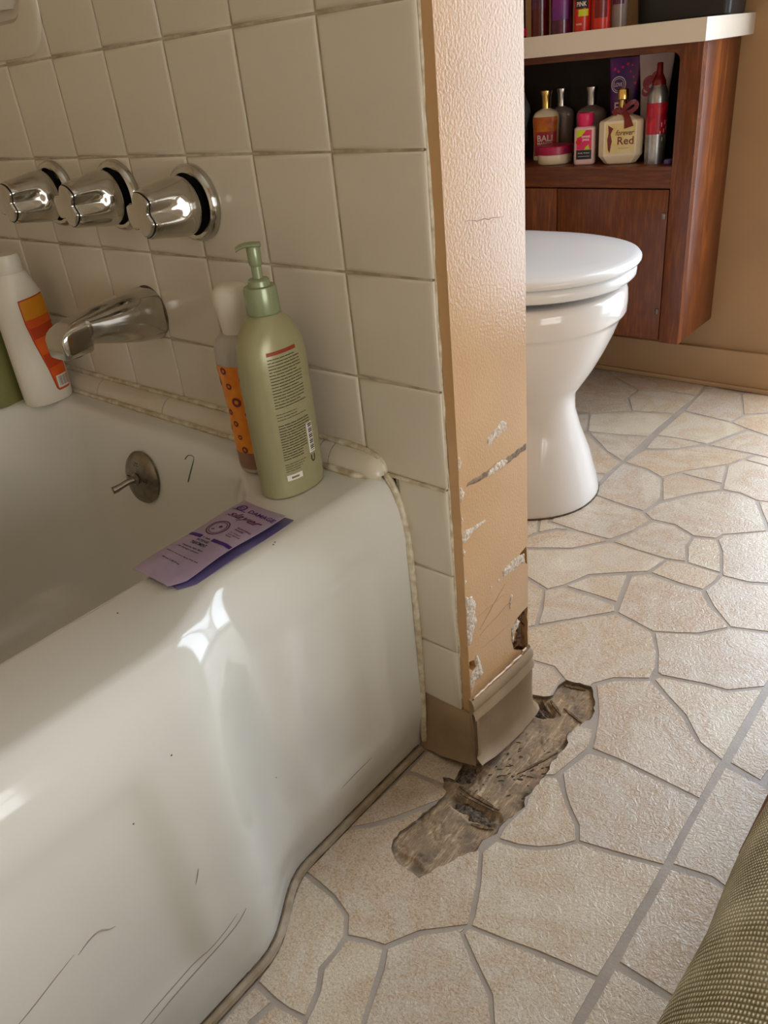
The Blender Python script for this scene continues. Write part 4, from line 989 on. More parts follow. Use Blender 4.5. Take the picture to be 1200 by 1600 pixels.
# ------------------------------------------------------------------ vanity cabinet and counter
cb = thing('vanity_cabinet', 'red-brown wooden wall cabinet with open cubby over two doors', 'cabinet', (-0.54, 1.28, 0.169))
XL, XR, YF, YB, ZB, ZT = -0.862, -0.217, 1.18, 1.384, 0.170, 0.765
mk('side_panel', box(XR-0.018, XR, YF+0.0192, YB, ZB-0.003, ZT, .001), 'wood', cb, world=True)
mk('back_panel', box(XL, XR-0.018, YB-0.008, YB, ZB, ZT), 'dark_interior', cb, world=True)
mk('bottom_panel', box(XL, XR-0.018, YF+0.02, YB-0.008, ZB, ZB+0.016), 'wood_h', cb, world=True)
mk('cubby_shelf', box(XL, XR-0.0185, YF+0.0193, YB-0.0085, 0.524, 0.542, .001), 'wood_h', cb, world=True)
r = 0.018
hole = [(-0.82, 0.542), (-0.262, 0.542)] + [(-0.262-r+r*math.cos(a), 0.752-r+r*math.sin(a)) for a in [PI/2*i/6 for i in range(7)]] + [(-0.82, 0.752)]
V2, T = cdt([(XL, 0.499), (XR, 0.499), (XR, ZT), (XL, ZT)], [hole])
mk('face_frame', slab(V2, T, lambda x, z: (x, YF, z), lambda x, z: (x, YF+0.019, z)), 'wood_h', cb, world=True, smooth=False)
mk('stile', box(-0.2615, XR+0.0003, YF-0.0018, YF-0.0002, ZB-0.006, ZT, .0005), 'wood', cb, world=True)
mk('stile_core', box(-0.2615, XR, YF, YF+0.019, ZB-0.006, 0.4988), 'wood', cb, world=True)
mk('shelf_lip', box(-0.82, -0.262, YF-0.0012, YF-0.0002, 0.536, 0.5425, .0004), 'wood_h', cb, world=True)
for x0, x1 in ((-0.529, -0.2645), (-0.82, -0.5315)):
    dd = mk('cabinet_door', box(x0, x1, YF+0.001, YF+0.019, ZB-0.002, 0.496, .0012), 'wood', cb, world=True)
mk('door_gap', box(-0.862, -0.262, YF+0.0195, YF+0.03, ZB+0.017, 0.523), 'black', cb, world=True)
for z in (0.235, 0.442):
    mk('hinge', box(-0.276, -0.268, YF-0.0015, YF+0.003, z-0.006, z+0.006, .001), 'nickel', cb, world=True)
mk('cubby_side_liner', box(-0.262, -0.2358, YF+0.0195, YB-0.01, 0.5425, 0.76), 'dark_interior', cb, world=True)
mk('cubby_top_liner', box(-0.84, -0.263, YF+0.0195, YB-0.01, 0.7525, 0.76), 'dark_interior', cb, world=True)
ct = thing('countertop', 'cream laminate counter slab on top of the wooden cabinet', 'counter', (-0.53, 1.25, 0.766))
mk('slab', box(-0.866, -0.1945, 1.121, 1.384, 0.7665, 0.804, .001), 'laminate', ct, world=True)
mk('front_edge_strip', box(-0.866, -0.1940, 1.1195, 1.1215, 0.766, 0.8045, .0006), 'laminate', ct, world=True)
mk('end_edge_strip', box(-0.1946, -0.1930, 1.1195, 1.384, 0.766, 0.8045, .0006), 'laminate', ct, world=True)

# ------------------------------------------------------------------ rolled woven rug at the lower right
rug = thing('rolled_rug', 'khaki woven fabric roll lying on the floor at lower right', 'rug', (0.50, -0.3, 0))
NA, NL = 84, 180; V = []; UV = []; F = []
for j in range(NL+1):
    y = 0.42 - 1.30*j/NL
    for i in range(NA+1):
        a = 2*PI*i/NA
        rr_ = 0.150 + 0.007*noise.noise(Vector((math.cos(a)*1.6, math.sin(a)*1.6, y*7))) + 0.0045*math.sin(y*34+2.6*math.sin(a*2)+a*1.5) * (0.5+0.5*math.sin(a*1.0+0.6))
        e = min(1.0, max(0.0, (0.42-y)/0.02)); rr_ *= 0.90+0.10*math.sqrt(max(0, 1-(1-e)**2))
        V.append((0.5005+rr_*math.cos(a)*1.02, y, max(0.0005, 0.149+rr_*math.sin(a)))); UV.append((a*0.150, y))
for j in range(NL):
    for i in range(NA):
        a = j*(NA+1)+i; F.append((a, a+1, a+NA+2, a+NA+1))
mk('rug_roll', (V, F, UV), 'weave', rug, world=True, ang=80)
spiral = []
for k in range(260):
    a = k*0.13; rad = 0.012+0.125*(k/260); spiral.append((0.5+rad*math.cos(a), 0.4185, 0.149+rad*math.sin(a)))
mk('roll_end', loft([[Vector((0.5+0.136*math.cos(2*PI*i/48), 0.412, 0.149+0.136*math.sin(2*PI*i/48))) for i in range(48)]], True, False), 'weave', rug, world=True)
mk('spiral_edge', tube(spiral, 0.0045, 6), 'weave', rug, world=True)
dw = thing('wooden_dowel', 'brown wooden dowel lying on the floor beside the khaki roll', 'dowel', (0.331, 0.17, 0.0))
mk('rod', lathe([(0.0095, 0.0), (0.0115, 0.002), (0.0115, 0.24), (0.0095, 0.242)], 24, '-Y', (0.331, 0.30, 0.0118)), 'brownwood', dw, world=True)
mk('end_cap', lathe([(0.012, 0.0), (0.0122, 0.012)], 24, '-Y', (0.331, 0.302, 0.0125)), 'brownwood', dw, world=True)

# ------------------------------------------------------------------ bottles: shared helpers
def surf(profile, power=2.0):
    """surface map of an oval bottle: (angle, height, offset) -> point in the bottle's own frame"""
    def f(th, z, off=0.0):
        for (z0, a0, b0), (z1, a1, b1) in zip(profile, profile[1:]):
            if z0 <= z <= z1 and z1 > z0:
                t = (z-z0)/(z1-z0); a, b = a0+(a1-a0)*t, b0+(b1-b0)*t; break
        else:
            a, b = profile[-1][1], profile[-1][2]
        return Vector(((a+off)*se(math.cos(th), power), (b+off)*se(math.sin(th), power), z))
    return f
def flat(f, thc, zc, off):
    """local print plane on the bottle: (u metres sideways, v metres up) -> point"""
    # tabulate arc length around the section at zc
    n = 240; A = [thc-PI+2*PI*i/n for i in range(n+1)]; P = [f(a, zc) for a in A]; s = [0.0]
    for i in range(n): s.append(s[-1]+(P[i+1]-P[i]).length)
    mid = s[n//2]
    def g(u, v):
        q = u+mid; lo, hi = 0, n
        while hi-lo > 1:
            m_ = (lo+hi)//2
            if s[m_] <= q: lo = m_
            else: hi = m_
        t = (q-s[lo])/max(1e-9, s[hi]-s[lo]); th = A[lo]+(A[hi]-A[lo])*t
        return f(th, zc+v, off)
    return g
def sm(prof, n=4):
    return [tuple(p) for p in smooth_path([Vector(p) for p in prof], n)]

# ------------------------------------------------------------------ sage green pump bottle on the tub rim
gb = thing('pump_bottle', 'sage green pump bottle standing on the tub rim corner', 'bottle', (-0.157, -0.069, 0.4005))
gp = [(0.0, 0.022, 0.033), (0.0015, 0.0245, 0.0365), (0.006, 0.026, 0.0385), (0.06, 0.0265, 0.039), (0.12, 0.0268, 0.0392), (0.145, 0.0265, 0.039), (0.158, 0.0255, 0.0372), (0.168, 0.0238, 0.0335), (0.177, 0.0212, 0.0280), (0.184, 0.0182, 0.0215), (0.188, 0.0160, 0.0175), (0.190, 0.0135, 0.0138)]
gp = sm(gp, 3); gf = surf(gp, 2.25)
mk('bottle_body', oval(gp, 64, 2.25), 'greenbottle', gb)
mk('pump_collar', lathe([(0.0150, 0.189), (0.0162, 0.190), (0.0166, 0.192), (0.0162, 0.213), (0.0155, 0.2155), (0.011, 0.216), (0.0105, 0.218), (0.0105, 0.221), (0.009, 0.2225), (0.0068, 0.223)], 40), 'greenpump', gb)
mk('pump_stem', lathe([(0.0050, 0.222), (0.0050, 0.234), (0.0058, 0.235), (0.0064, 0.237), (0.0066, 0.251), (0.0060, 0.2525)], 28), 'greenpump', gb)
hd = mk('pump_head', loft([[Vector((-0.006*c - (0.022*k/5 if True else 0)*0 + dx, wy*s_, zc+0.0024*c2)) for c, s_, c2 in [(0, math.cos(2*PI*i/20), math.sin(2*PI*i/20)) for i in range(20)]] for k, (dx, wy, zc) in enumerate([(0.0075, 0.004, 0.2535), (0.006, 0.0066, 0.2535), (0.0, 0.0076, 0.254), (-0.008, 0.0066, 0.2538), (-0.013, 0.005, 0.2525), (-0.0165, 0.0042, 0.2505)])]), 'greenpump', gb, rot=(0, 0, 0.75))
# printed back label, facing the room
lm = lambda off: flat(gf, math.radians(-6), 0.095, off)
g = lm(0.0004); geos = []; rnd = random.Random(3)
def line(v, u0, u1, h=0.0007):
    u = u0
    while u < u1-0.001:
        L = min(rnd.uniform(0.003, 0.011), u1-u); geos.append(patch(g, u, u+L, v, v+h, 3, 1)); u += L+0.0007
for k in range(17): line(0.0555-0.0031*k, -0.0205, 0.0185 if k % 5 else 0.012)
for k in range(3): line(-0.001-0.0031*k, -0.0205, 0.004 if k < 2 else 0.016, 0.0005)
for k in range(14): line(-0.0135-0.0029*k, -0.0205, 0.0185 if k < 4 else 0.011 if k < 11 else 0.004, 0.0008)
for k in range(4): line(-0.057-0.0026*k, -0.0205, 0.006 - 0.003*k, 0.0005)
mk('label_text', join(*geos), 'ink', gb)
mk('label_heading', patch(g, -0.0205, 0.016, 0.0595, 0.0630, 10, 1), 'redink', gb)
mk('label_barcode', join(patch(g, 0.0125, 0.0215, -0.055, -0.021, 4, 4)), 'whitelabel', gb)
g2 = lm(0.0007)
mk('barcode_bars', join(*[patch(g2, 0.0145, 0.0205, -0.053+0.0021*k, -0.053+0.0021*k+(0.0013 if k % 3 else 0.0006), 3, 1) for k in range(15)]), 'blackink', gb)
mk('letter_mark', text_geo('U', 0.006, lambda x, y: g2(x+0.0165, y-0.0615), 0.008), 'blackink', gb)
mk('label_box', patch(g, -0.0205, -0.002, -0.0755, -0.0690, 5, 1), 'whitelabel', gb)
mk('box_code', patch(g2, -0.0155, -0.0065, -0.0735, -0.0712, 4, 1), 'scuff', gb)

# ------------------------------------------------------------------ frosted bottle with orange flower label
hb = thing('shower_gel_bottle', 'frosted bottle with notched orange label behind green pump bottle', 'bottle', (-0.2215, -0.0545, 0.4005))
hp = sm([(0.0, 0.021, 0.021), (0.003, 0.0245, 0.0245), (0.01, 0.0255, 0.0255), (0.05, 0.0260, 0.0260), (0.09, 0.0268, 0.0268), (0.125, 0.0285, 0.0285), (0.140, 0.0285, 0.0285), (0.150, 0.0265, 0.0265), (0.156, 0.022, 0.022), (0.159, 0.0165, 0.0165)], 3)
hf = surf(hp)
mk('bottle_body', oval(hp, 48), 'frosted', hb)
mk('bottle_cap', lathe([(0.0155, 0.158), (0.0158, 0.160), (0.0170, 0.172), (0.0188, 0.186), (0.0196, 0.190), (0.0196, 0.196), (0.0188, 0.202), (0.0150, 0.207), (0.008, 0.209), (0.0, 0.2092)], 36), 'white', hb)
mk('base_liquid', join(*[patch(lambda t, z: hf(t, z, 0.0003), 0, 2*PI, 0.002, 0.028, 40, 4)]), 'mauve', hb)
hm = flat(hf, math.radians(-60), 0.075, 0.0005)
lab = [(-0.030, 0.054), (0.030, 0.054), (0.030, -0.047), (-0.026, -0.047), (-0.0305, -0.036), (-0.0315, -0.018), (-0.0295, -0.006), (-0.0235, 0.002), (-0.0295, 0.012), (-0.0335, 0.026), (-0.0345, 0.040), (-0.0345, 0.054)]
mk('label', polypatch(hm, lab), 'orangeprint', hb)
hm2 = flat(hf, math.radians(-60), 0.075, 0.0009)
mk('label_rings', join(*[disc(hm2, u, v, r_, 16, r_*0.45) for u, v, r_ in [(-0.014, 0.049, 0.004), (-0.011, 0.032, 0.0036), (-0.029, 0.034, 0.005), (-0.006, 0.014, 0.0055), (-0.018, 0.001, 0.0035), (-0.013, -0.012, 0.0035), (-0.011, -0.028, 0.003), (-0.028, -0.02, 0.003), (0.006, 0.04, 0.004), (0.01, -0.01, 0.0045), (0.008, -0.035, 0.004), (-0.008, -0.043, 0.004), (-0.031, 0.046, 0.003), (0.004, 0.0, 0.003)]]), 'plum', hb)

# ------------------------------------------------------------------ white bottle with orange label, far left of the deck
wb = thing('lotion_bottle', 'white bottle with long orange back label at far tub corner', 'bottle', (-0.690, -0.060, 0.4005))
wpf = sm([(0.0, 0.021, 0.031), (0.003, 0.0245, 0.035), (0.03, 0.0255, 0.036), (0.09, 0.0255, 0.036), (0.13, 0.0258, 0.0355), (0.152, 0.0255, 0.034), (0.165, 0.0245, 0.030), (0.176, 0.0225, 0.0255), (0.186, 0.0205, 0.0215), (0.188, 0.019, 0.0195)], 3)
wf = surf(wpf, 2.2)
mk('bottle_body', oval(wpf, 56, 2.2), 'white', wb)
mk('bottle_cap', lathe([(0.0185, 0.187), (0.0195, 0.1885), (0.0195, 0.209), (0.0185, 0.2115), (0.0, 0.212)], 36), 'white', wb)
wm = lambda off: flat(wf, math.radians(14), 0.09, off)
def lblpoly(ins):
    return [(-0.0235+ins, 0.062-ins), (0.0225-ins, 0.066-ins), (0.0235-ins, 0.02), (0.0215-ins, -0.03), (0.021-ins, -0.070+ins), (0.017-ins, -0.074+ins), (-0.003+ins, -0.074+ins), (-0.006+ins, -0.070+ins), (-0.010+ins, -0.04), (-0.018+ins, 0.0), (-0.0225+ins, 0.03)]
mk('label_border', polypatch(wm(0.0004), lblpoly(0)), 'redborder', wb)
mk('label', polypatch(wm(0.0007), lblpoly(0.0012)), 'orange', wb)
mk('label_top', polypatch(wm(0.0010), [(-0.022, 0.0605), (0.021, 0.0645), (0.0222, 0.037), (-0.0212, 0.034)]), 'amber', wb)
mk('label_band', polypatch(wm(0.0010), [(-0.0188, 0.022), (0.0222, 0.026), (0.0222, 0.010), (-0.0165, 0.006)]), 'dkorange', wb)
mk('label_band', (polypatch(wm(0.0010), [(-0.0118, -0.018), (0.0205, -0.014), (0.0200, -0.036), (-0.0085, -0.039)])), 'dkorange', wb)
mk('label_barcode', patch(wm(0.0011), -0.003, 0.0175, -0.0705, -0.052, 5, 2), 'whitelabel', wb)
mk('barcode_bars', join(*[patch(wm(0.0014), 0.000+0.0019*k, 0.000+0.0019*k+(0.0011 if k % 3 else 0.0006), -0.068, -0.054, 1, 2) for k in range(9)]), 'scuff', wb)

# ------------------------------------------------------------------ olive bottle at the left edge
ob = thing('shampoo_bottle', 'plain olive green bottle beside white bottle, cut by photo edge', 'bottle', (-0.758, -0.098, 0.4005))
opf = sm([(0.0, 0.026, 0.031), (0.002, 0.029, 0.034), (0.008, 0.030, 0.0352), (0.12, 0.0305, 0.0355), (0.145, 0.030, 0.035), (0.165, 0.025, 0.028), (0.178, 0.017, 0.018), (0.182, 0.0138, 0.0138)], 3)
mk('bottle_body', oval(opf, 48, 2.2), 'olive', ob)
mk('bottle_cap', lathe([(0.0135, 0.181), (0.016, 0.183), (0.016, 0.205), (0.0145, 0.207), (0.0, 0.2072)], 32), 'greenpump', ob)

# ------------------------------------------------------------------ two lilac sachets on the rim
def sachet(name, label, loc, rz, w, l, th, arch, tilt, mt, mt2):
    t = thing(name, label, 'sachet', loc, rz, 'hair treatment sachets on the tub rim')
    NU, NV = 16, 28; V = []
    def zmid(u, v):
        e = max(0.0, (0.25-v)/0.25)
        return arch*math.sin(PI*min(1, max(0, v)))*(0.6+0.4*u) + tilt*v + 0.0009*math.sin(v*9+u*4) + 0.0016*e*e*(u-0.2)
    def pt(u, v, s):
        pu = min(1, max(0, min(u, 1-u)/0.10)); pv = min(1, max(0, min(v, 1-v)/0.07))
        puff = th*math.sqrt(max(0, 1-(2*u-1)**2*0.8))*min(pu, pv)
        cx = -0.10 if False else 0
        rx = 0.0
        # rounded lower corner
        if v < 0.1 and u > 0.75: rx = -0.008*((u-0.75)/0.25)*((0.1-v)/0.1)
        return Vector(((u-0.5)*w+rx, (v-0.5)*l, 0.0008+zmid(u, v)+s*(0.0002+puff*(1.0 if s > 0 else 0.15))+0.0004*pu*pv*noise.noise(Vector((u*5, v*9, th*900)))))
    for s in (1, -1):
        for j in range(NV+1):
            for i in range(NU+1): V.append(pt(i/NU, j/NV, s))
    n = (NU+1)*(NV+1); F = []
    for q in (0, n):
        for j in range(NV):
            for i in range(NU):
                a = q+j*(NU+1)+i; F.append((a, a+1, a+NU+2, a+NU+1))
    bd = [i for i in range(NU+1)] + [j*(NU+1)+NU for j in range(1, NV+1)] + [NV*(NU+1)+i for i in range(NU-1, -1, -1)] + [j*(NU+1) for j in range(NV-1, 0, -1)]
    for a, b in zip(bd, bd[1:]+bd[:1]): F.append((b, a, a+n, b+n))
    mk('pouch', (V, F), mt, t, ang=70)
    return t, (lambda off: (lambda u, v: pt(u/w+0.5, v/l+0.5, 1)+Vector((0, 0, off))))
s1, f1 = sachet('sachet', 'violet sachet lying flat under the printed lilac sachet', (-0.1275, -0.1985, 0.4002), math.radians(1.5), 0.064, 0.142, 0.0009, 0.0, 0.0, 'violet', None)
s2, f2 = sachet('sachet', 'lilac sachet with purple stripe and print on top', (-0.1325, -0.2030, 0.4030), math.radians(0.0), 0.063, 0.141, 0.0018, 0.0022, 0.0040, 'lilac', None)
q = f2(0.0004)
mk('stripe', join(patch(q, -0.031, -0.012, -0.004, 0.0005, 6, 1), patch(q, 0.004, 0.031, -0.004, 0.0005, 8, 1)), 'purpleink', s2)
mk('lettering', join(text_geo('DAMAGE', 0.036, lambda x, y: q(x+0.012, y+0.0555), 0.0062), patch(q, -0.028, -0.008, 0.0505, 0.0515, 5, 1), disc(q, -0.018, 0.056, 0.006, 18, 0.0042), text_geo('ID', 0.006, lambda x, y: q(x-0.018, y+0.056), 0.005)), 'purpleink', s2)
mk('script_lettering', text_geo('slayer', 0.046, lambda x, y: q(x+0.002, y+0.0415), 0.0125, 0.5), 'plumink', s2)
mk('emblem', join(disc(q, -0.009, 0.0165, 0.0125, 30, 0.0112), disc(q, -0.009, 0.0165, 0.0098, 26, 0.0090), disc(q, -0.007, 0.0185, 0.002, 10), text_geo('+', 0.004, lambda x, y: q(x-0.012, y+0.0125))), 'plumink', s2)
mk('small_lettering', join(*[text_geo(b, w_, lambda x, y, uu=uu, vv=vv: q(x+uu, y+vv), h_) for b, w_, h_, uu, vv in [('BLEACHING', 0.018, 0.0024, 0.019, 0.0260), ('RINSE', 0.012, 0.0024, 0.016, 0.0222), ('for damaged', 0.014, 0.002, 0.017, 0.0165), ('and coloured', 0.016, 0.002, 0.018, 0.0135), ('hair', 0.008, 0.002, 0.014, 0.0105)]]), 'plumink', s2)
mk('treatment_lettering', join(*[text_geo(b, w_, lambda x, y, uu=uu, vv=vv: q(x+uu, y+vv), h_) for b, w_, h_, uu, vv in [('1 min', 0.010, 0.0028, -0.004, -0.0018), ('INTENSE', 0.017, 0.0030, -0.004, -0.0070), ('TREATMENT', 0.024, 0.0040, -0.004, -0.0125), ('restores hair fibre', 0.030, 0.0022, -0.004, -0.0195), ('for damaged coloured', 0.030, 0.0022, -0.006, -0.0235), ('apply to wet hair, leave, rinse well', 0.046, 0.0020, -0.002, -0.034), ('40 ml 1.35 fl oz', 0.026, 0.0020, -0.006, -0.044)]]), 'blackink', s2)

# ------------------------------------------------------------------ toiletries in the cubby
ZS = 0.5425
FACE = math.radians(18)
def toiletry(name, label, loc, prof, mt, power=2.0, cap=None, capmt='gold', rz=FACE, cat='bottle', n=3, ang=50):
    t = thing(name, label, cat, loc, rz, 'toiletries in the cabinet cubby' if loc[2] < 0.6 else 'toiletries on the counter')
    p = sm(prof, n) if n else prof
    mk('bottle_body' if cat == 'bottle' else 'body', oval(p, 40, power), mt, t, ang=ang)
    if cap: mk('bottle_cap' if cat == 'bottle' else 'cap', lathe(cap, 28), capmt, t)
    f = surf(p, power)
    return t, (lambda zc, off, th=-90: flat(f, math.radians(th), zc, off))
FL = [(0.0, 0.028, 0.016), (0.003, 0.031, 0.018), (0.03, 0.030, 0.0175), (0.06, 0.0305, 0.018), (0.088, 0.032, 0.0185), (0.098, 0.0305, 0.018), (0.106, 0.024, 0.015), (0.111, 0.013, 0.0115), (0.113, 0.010, 0.010)]
CAPF = [(0.0105, 0.112), (0.0105, 0.122), (0.0112, 0.138), (0.0138, 0.149), (0.0135, 0.1505), (0.0, 0.1508)]
t, lf = toiletry('body_lotion', 'gold capped bottle with sunset label behind the magenta jar', (-0.632, 1.308, ZS), FL, 'creamlotion', 2.4, CAPF, 'gold')
mk('label', patch(lf(0.055, 0.0004), -0.029, 0.029, -0.045, 0.008, 10, 4), 'balired', t)
mk('label_top', patch(lf(0.055, 0.0004), -0.029, 0.029, 0.008, 0.040, 10, 4), 'baliyellow', t)
h = lf(0.055, 0.0008)
mk('lettering', join(text_geo('BALI', 0.036, lambda x, y: h(x, y-0.006), 0.014), text_geo('MANGO', 0.036, lambda x, y: h(x, y-0.0175), 0.0055)), 'whiteink', t)
t, lf = toiletry('body_lotion', 'dim grey bottle with silver cap behind the gold capped one', (-0.616, 1.353, ZS), FL, 'greyglass', 2.4, CAPF, 'silver')
t, lf = toiletry('body_lotion', 'dim brown bottle with tall silver cap behind pink capped bottle', (-0.527, 1.335, ZS), [(z, a*1.1, b*1.05) for z, a, b in FL], 'greyglass', 2.4, CAPF, 'silver')
t, lf = toiletry('cream_jar', 'low cream jar with magenta lid at the cubby front', (-0.572, 1.2435, ZS), [(0.0, 0.036, 0.036), (0.002, 0.0385, 0.0385), (0.014, 0.0395, 0.0395), (0.021, 0.0395, 0.0395)], 'creamlotion', 2, [(0.041, 0.0212), (0.0425, 0.022), (0.0425, 0.038), (0.041, 0.0398), (0.0, 0.040)], 'magenta', cat='jar', n=0)
h = flat(surf([(0.02, 0.0426, 0.0426), (0.04, 0.0426, 0.0426)]), math.radians(-60), 0.03, 0.0003)
mk('lettering', text_geo('B', 0.008, lambda x, y: h(x+0.012, y), 0.010), 'plumink', t)
t, lf = toiletry('body_lotion', 'small pink lotion bottle with bright pink cap, lime and pink label', (-0.484, 1.2225, ZS), [(0.0, 0.020, 0.013), (0.002, 0.0225, 0.015), (0.012, 0.0235, 0.0155), (0.068, 0.0235, 0.0155), (0.076, 0.0225, 0.015), (0.079, 0.017, 0.0125)], 'pinklotion', 3.6, [(0.0145, 0.079), (0.0150, 0.080), (0.0178, 0.088), (0.0182, 0.103), (0.017, 0.106), (0.0, 0.1065)], 'pinkcap')
mk('label', patch(lf(0.042, 0.0004), -0.0165, 0.0165, -0.010, 0.030, 8, 3), 'pinkcap', t)
h = lf(0.042, 0.0008)
mk('label_shapes', join(polypatch(h, [(-0.0165, 0.030), (0.004, 0.030), (-0.006, 0.018), (-0.0165, 0.014)]), polypatch(h, [(0.0, -0.010), (0.012, -0.010), (0.010, 0.000), (0.004, -0.004)])), 'lime', t)
mk('label_blob', disc(h, -0.0125, 0.006, 0.0055, 14), 'redorange', t)
mk('label_panel', patch(h, -0.0165, 0.0165, -0.030, -0.0105, 6, 2), 'blackink', t)
h2 = lf(0.042, 0.0011)
mk('lettering', join(text_geo('sweet', 0.018, lambda x, y: h2(x+0.004, y+0.017), 0.005), text_geo('pea', 0.014, lambda x, y: h2(x+0.004, y+0.0095), 0.006), text_geo('body lotion', 0.024, lambda x, y: h2(x, y-0.017), 0.003), patch(h2, -0.012, 0.012, -0.024, -0.0235, 3, 1)), 'whiteink', t)

# eight-sided cream bottle with gold pump and red bow
t = thing('body_lotion', 'wide cream bottle with gold cap and red bow lettered forever Red', 'bottle', (-0.4035, 1.2365, ZS), FACE, 'toiletries in the cabinet cubby')
def oct_ring(a, b, c, z): return [Vector(p + (z,)) for p in [(-a+c, -b), (a-c, -b), (a, -b+c), (a, b-c), (a-c, b), (-a+c, b), (-a, b-c), (-a, -b+c)]]
ob_ = [(0.030, 0.016, 0.008, 0.0), (0.034, 0.019, 0.009, 0.002), (0.046, 0.026, 0.012, 0.017), (0.0465, 0.0265, 0.012, 0.020), (0.0465, 0.0265, 0.012, 0.084), (0.045, 0.025, 0.012, 0.0875), (0.020, 0.013, 0.007, 0.098), (0.011, 0.010, 0.005, 0.1)]
mk('bottle_body', loft([oct_ring(*r) for r in ob_]), 'creamlotion', t, ang=20)
fl = lambda off: (lambda u, v: Vector((u, -0.0265-off, 0.052+v)))
mk('label', patch(fl(0.0004), -0.031, 0.032, -0.030, 0.031, 2, 2), 'goldlabel', t)
mk('lettering', join(text_geo('forever', 0.040, lambda x, y: fl(0.0009)(x+0.010, y+0.012), 0.011, 0.4), text_geo('Red', 0.034, lambda x, y: fl(0.0009)(x+0.012, y-0.004), 0.016), text_geo('body lotion', 0.020, lambda x, y: fl(0.0009)(x+0.008, y-0.019), 0.0022)), 'brownink', t)
mk('label_figure', polypatch(fl(0.0008), [(-0.026, 0.028), (-0.015, 0.021), (-0.020, 0.010), (-0.017, -0.004), (-0.021, -0.028), (-0.025, -0.02), (-0.027, 0.0), (-0.0245, 0.012)]), 'redgloss', t)
mk('bottle_cap', lathe([(0.009, 0.098), (0.009, 0.103), (0.0095, 0.1035), (0.0095, 0.126), (0.0098, 0.1265), (0.0125, 0.128), (0.0125, 0.146), (0.0115, 0.1475), (0.0, 0.1478)], 28), 'gold', t)
def ribbon(path, wd, th=0.0012):
    P = smooth_path(path, 5); rings = []
    for k, p in enumerate(P):
        tt = (P[min(k+1, len(P)-1)]-P[max(k-1, 0)]).normalized(); s_ = Vector((0, 1, 0)).cross(tt).normalized() if abs(tt.y) < 0.9 else Vector((1, 0, 0))
        w2 = wd(k/(len(P)-1)) if callable(wd) else wd
        rings.append([p-s_*w2+Vector((0, -th, 0)), p+s_*w2+Vector((0, -th, 0)), p+s_*w2+Vector((0, th, 0)), p-s_*w2+Vector((0, th, 0))])
    return loft(rings)
mk('bow', join(ribbon([(0, -0.014, 0.103), (0.012, -0.020, 0.116), (0.026, -0.018, 0.122), (0.030, -0.015, 0.112), (0.016, -0.016, 0.102), (0, -0.016, 0.102)], 0.0045), ribbon([(0, -0.014, 0.103), (-0.010, -0.016, 0.107), (-0.018, -0.014, 0.105), (-0.010, -0.015, 0.1)], 0.0035),
               ribbon([(0.004, -0.017, 0.104), (0.013, -0.026, 0.092), (0.018, -0.030, 0.074)], lambda q_: 0.003+0.007*q_), oval([(0.098, 0.010, 0.009), (0.103, 0.0105, 0.0105), (0.108, 0.0095, 0.0095)], 16, 2, True, 0, -0.004)), 'redribbon', t)

# two squeeze tubes at the back
def tube_thing(label, loc, mt, rz, hgt, w0):
    t = thing('squeeze_tube', label, 'tube', loc, rz, 'toiletries in the cabinet cubby')
    rings = []
    for z, a, b in [(0.030, 0.021, 0.021), (0.034, 0.0245, 0.022), (0.08, 0.028, 0.018), (0.14, 0.031, 0.009), (hgt-0.012, w0, 0.0016), (hgt, w0+0.0005, 0.0012)]:
        rings.append([Vector((a*se(math.cos(2*PI*i/40), 2.2), b*se(math.sin(2*PI*i/40), 2.2), z)) for i in range(40)])
    mk('tube_body', loft(rings), mt, t)
    mk('tube_cap', lathe([(0.0205, 0.0), (0.0215, 0.002), (0.0218, 0.029), (0.020, 0.031), (0.0, 0.031)], 32), 'darkplastic', t)
    pr = [(0.030, 0.021, 0.021), (0.034, 0.0245, 0.022), (0.08, 0.028, 0.018), (0.14, 0.031, 0.009), (hgt-0.012, w0, 0.0016), (hgt, w0+0.0005, 0.0012)]
    f = surf(pr, 2.2)
    return t, (lambda u, v, off=0.0006: Vector((u, f(-PI/2, v).y*max(0.2, (1-min(0.999, abs(u)/f(0, v).x)**2.2))**(1/2.2)-off, v)))
t, tf = tube_thing('tall purple squeeze tube with round emblem behind the gold cap', (-0.440, 1.318, ZS), 'tubepurple', math.radians(12), 0.204, 0.0345)
mk('emblem', join(disc(tf, -0.012, 0.152, 0.0165, 30, 0.0148), disc(tf, -0.012, 0.152, 0.0125, 26, 0.0115)), 'whiteink', t)
mk('emblem_lettering', text_geo('LOVE', 0.018, lambda x, y: tf(x-0.012, y+0.152, 0.0009), 0.008), 'whiteink', t)
mk('lettering', text_geo('F', 0.010, lambda x, y: tf(x-0.013, y+0.107, 0.0009), 0.020), 'creamlotion', t)
mk('petals', join(*[disc(tf, u, v, r_, 10) for u, v, r_ in [(-0.022, 0.183, 0.003), (-0.014, 0.178, 0.0028), (-0.005, 0.186, 0.003), (0.006, 0.191, 0.003), (0.016, 0.188, 0.002), (0.02, 0.165, 0.0025), (0.024, 0.153, 0.003), (0.013, 0.176, 0.0022)]]), 'pinkcap', t)
t, tf = tube_thing('tall pale grey squeeze tube with rose print behind spray can', (-0.3685, 1.318, ZS), 'tubegrey', math.radians(14), 0.206, 0.0360)
mk('rose_print', join(disc(tf, -0.010, 0.150, 0.016, 20), disc(tf, -0.018, 0.135, 0.010, 16), disc(tf, 0.002, 0.163, 0.010, 16)), 'rose', t)

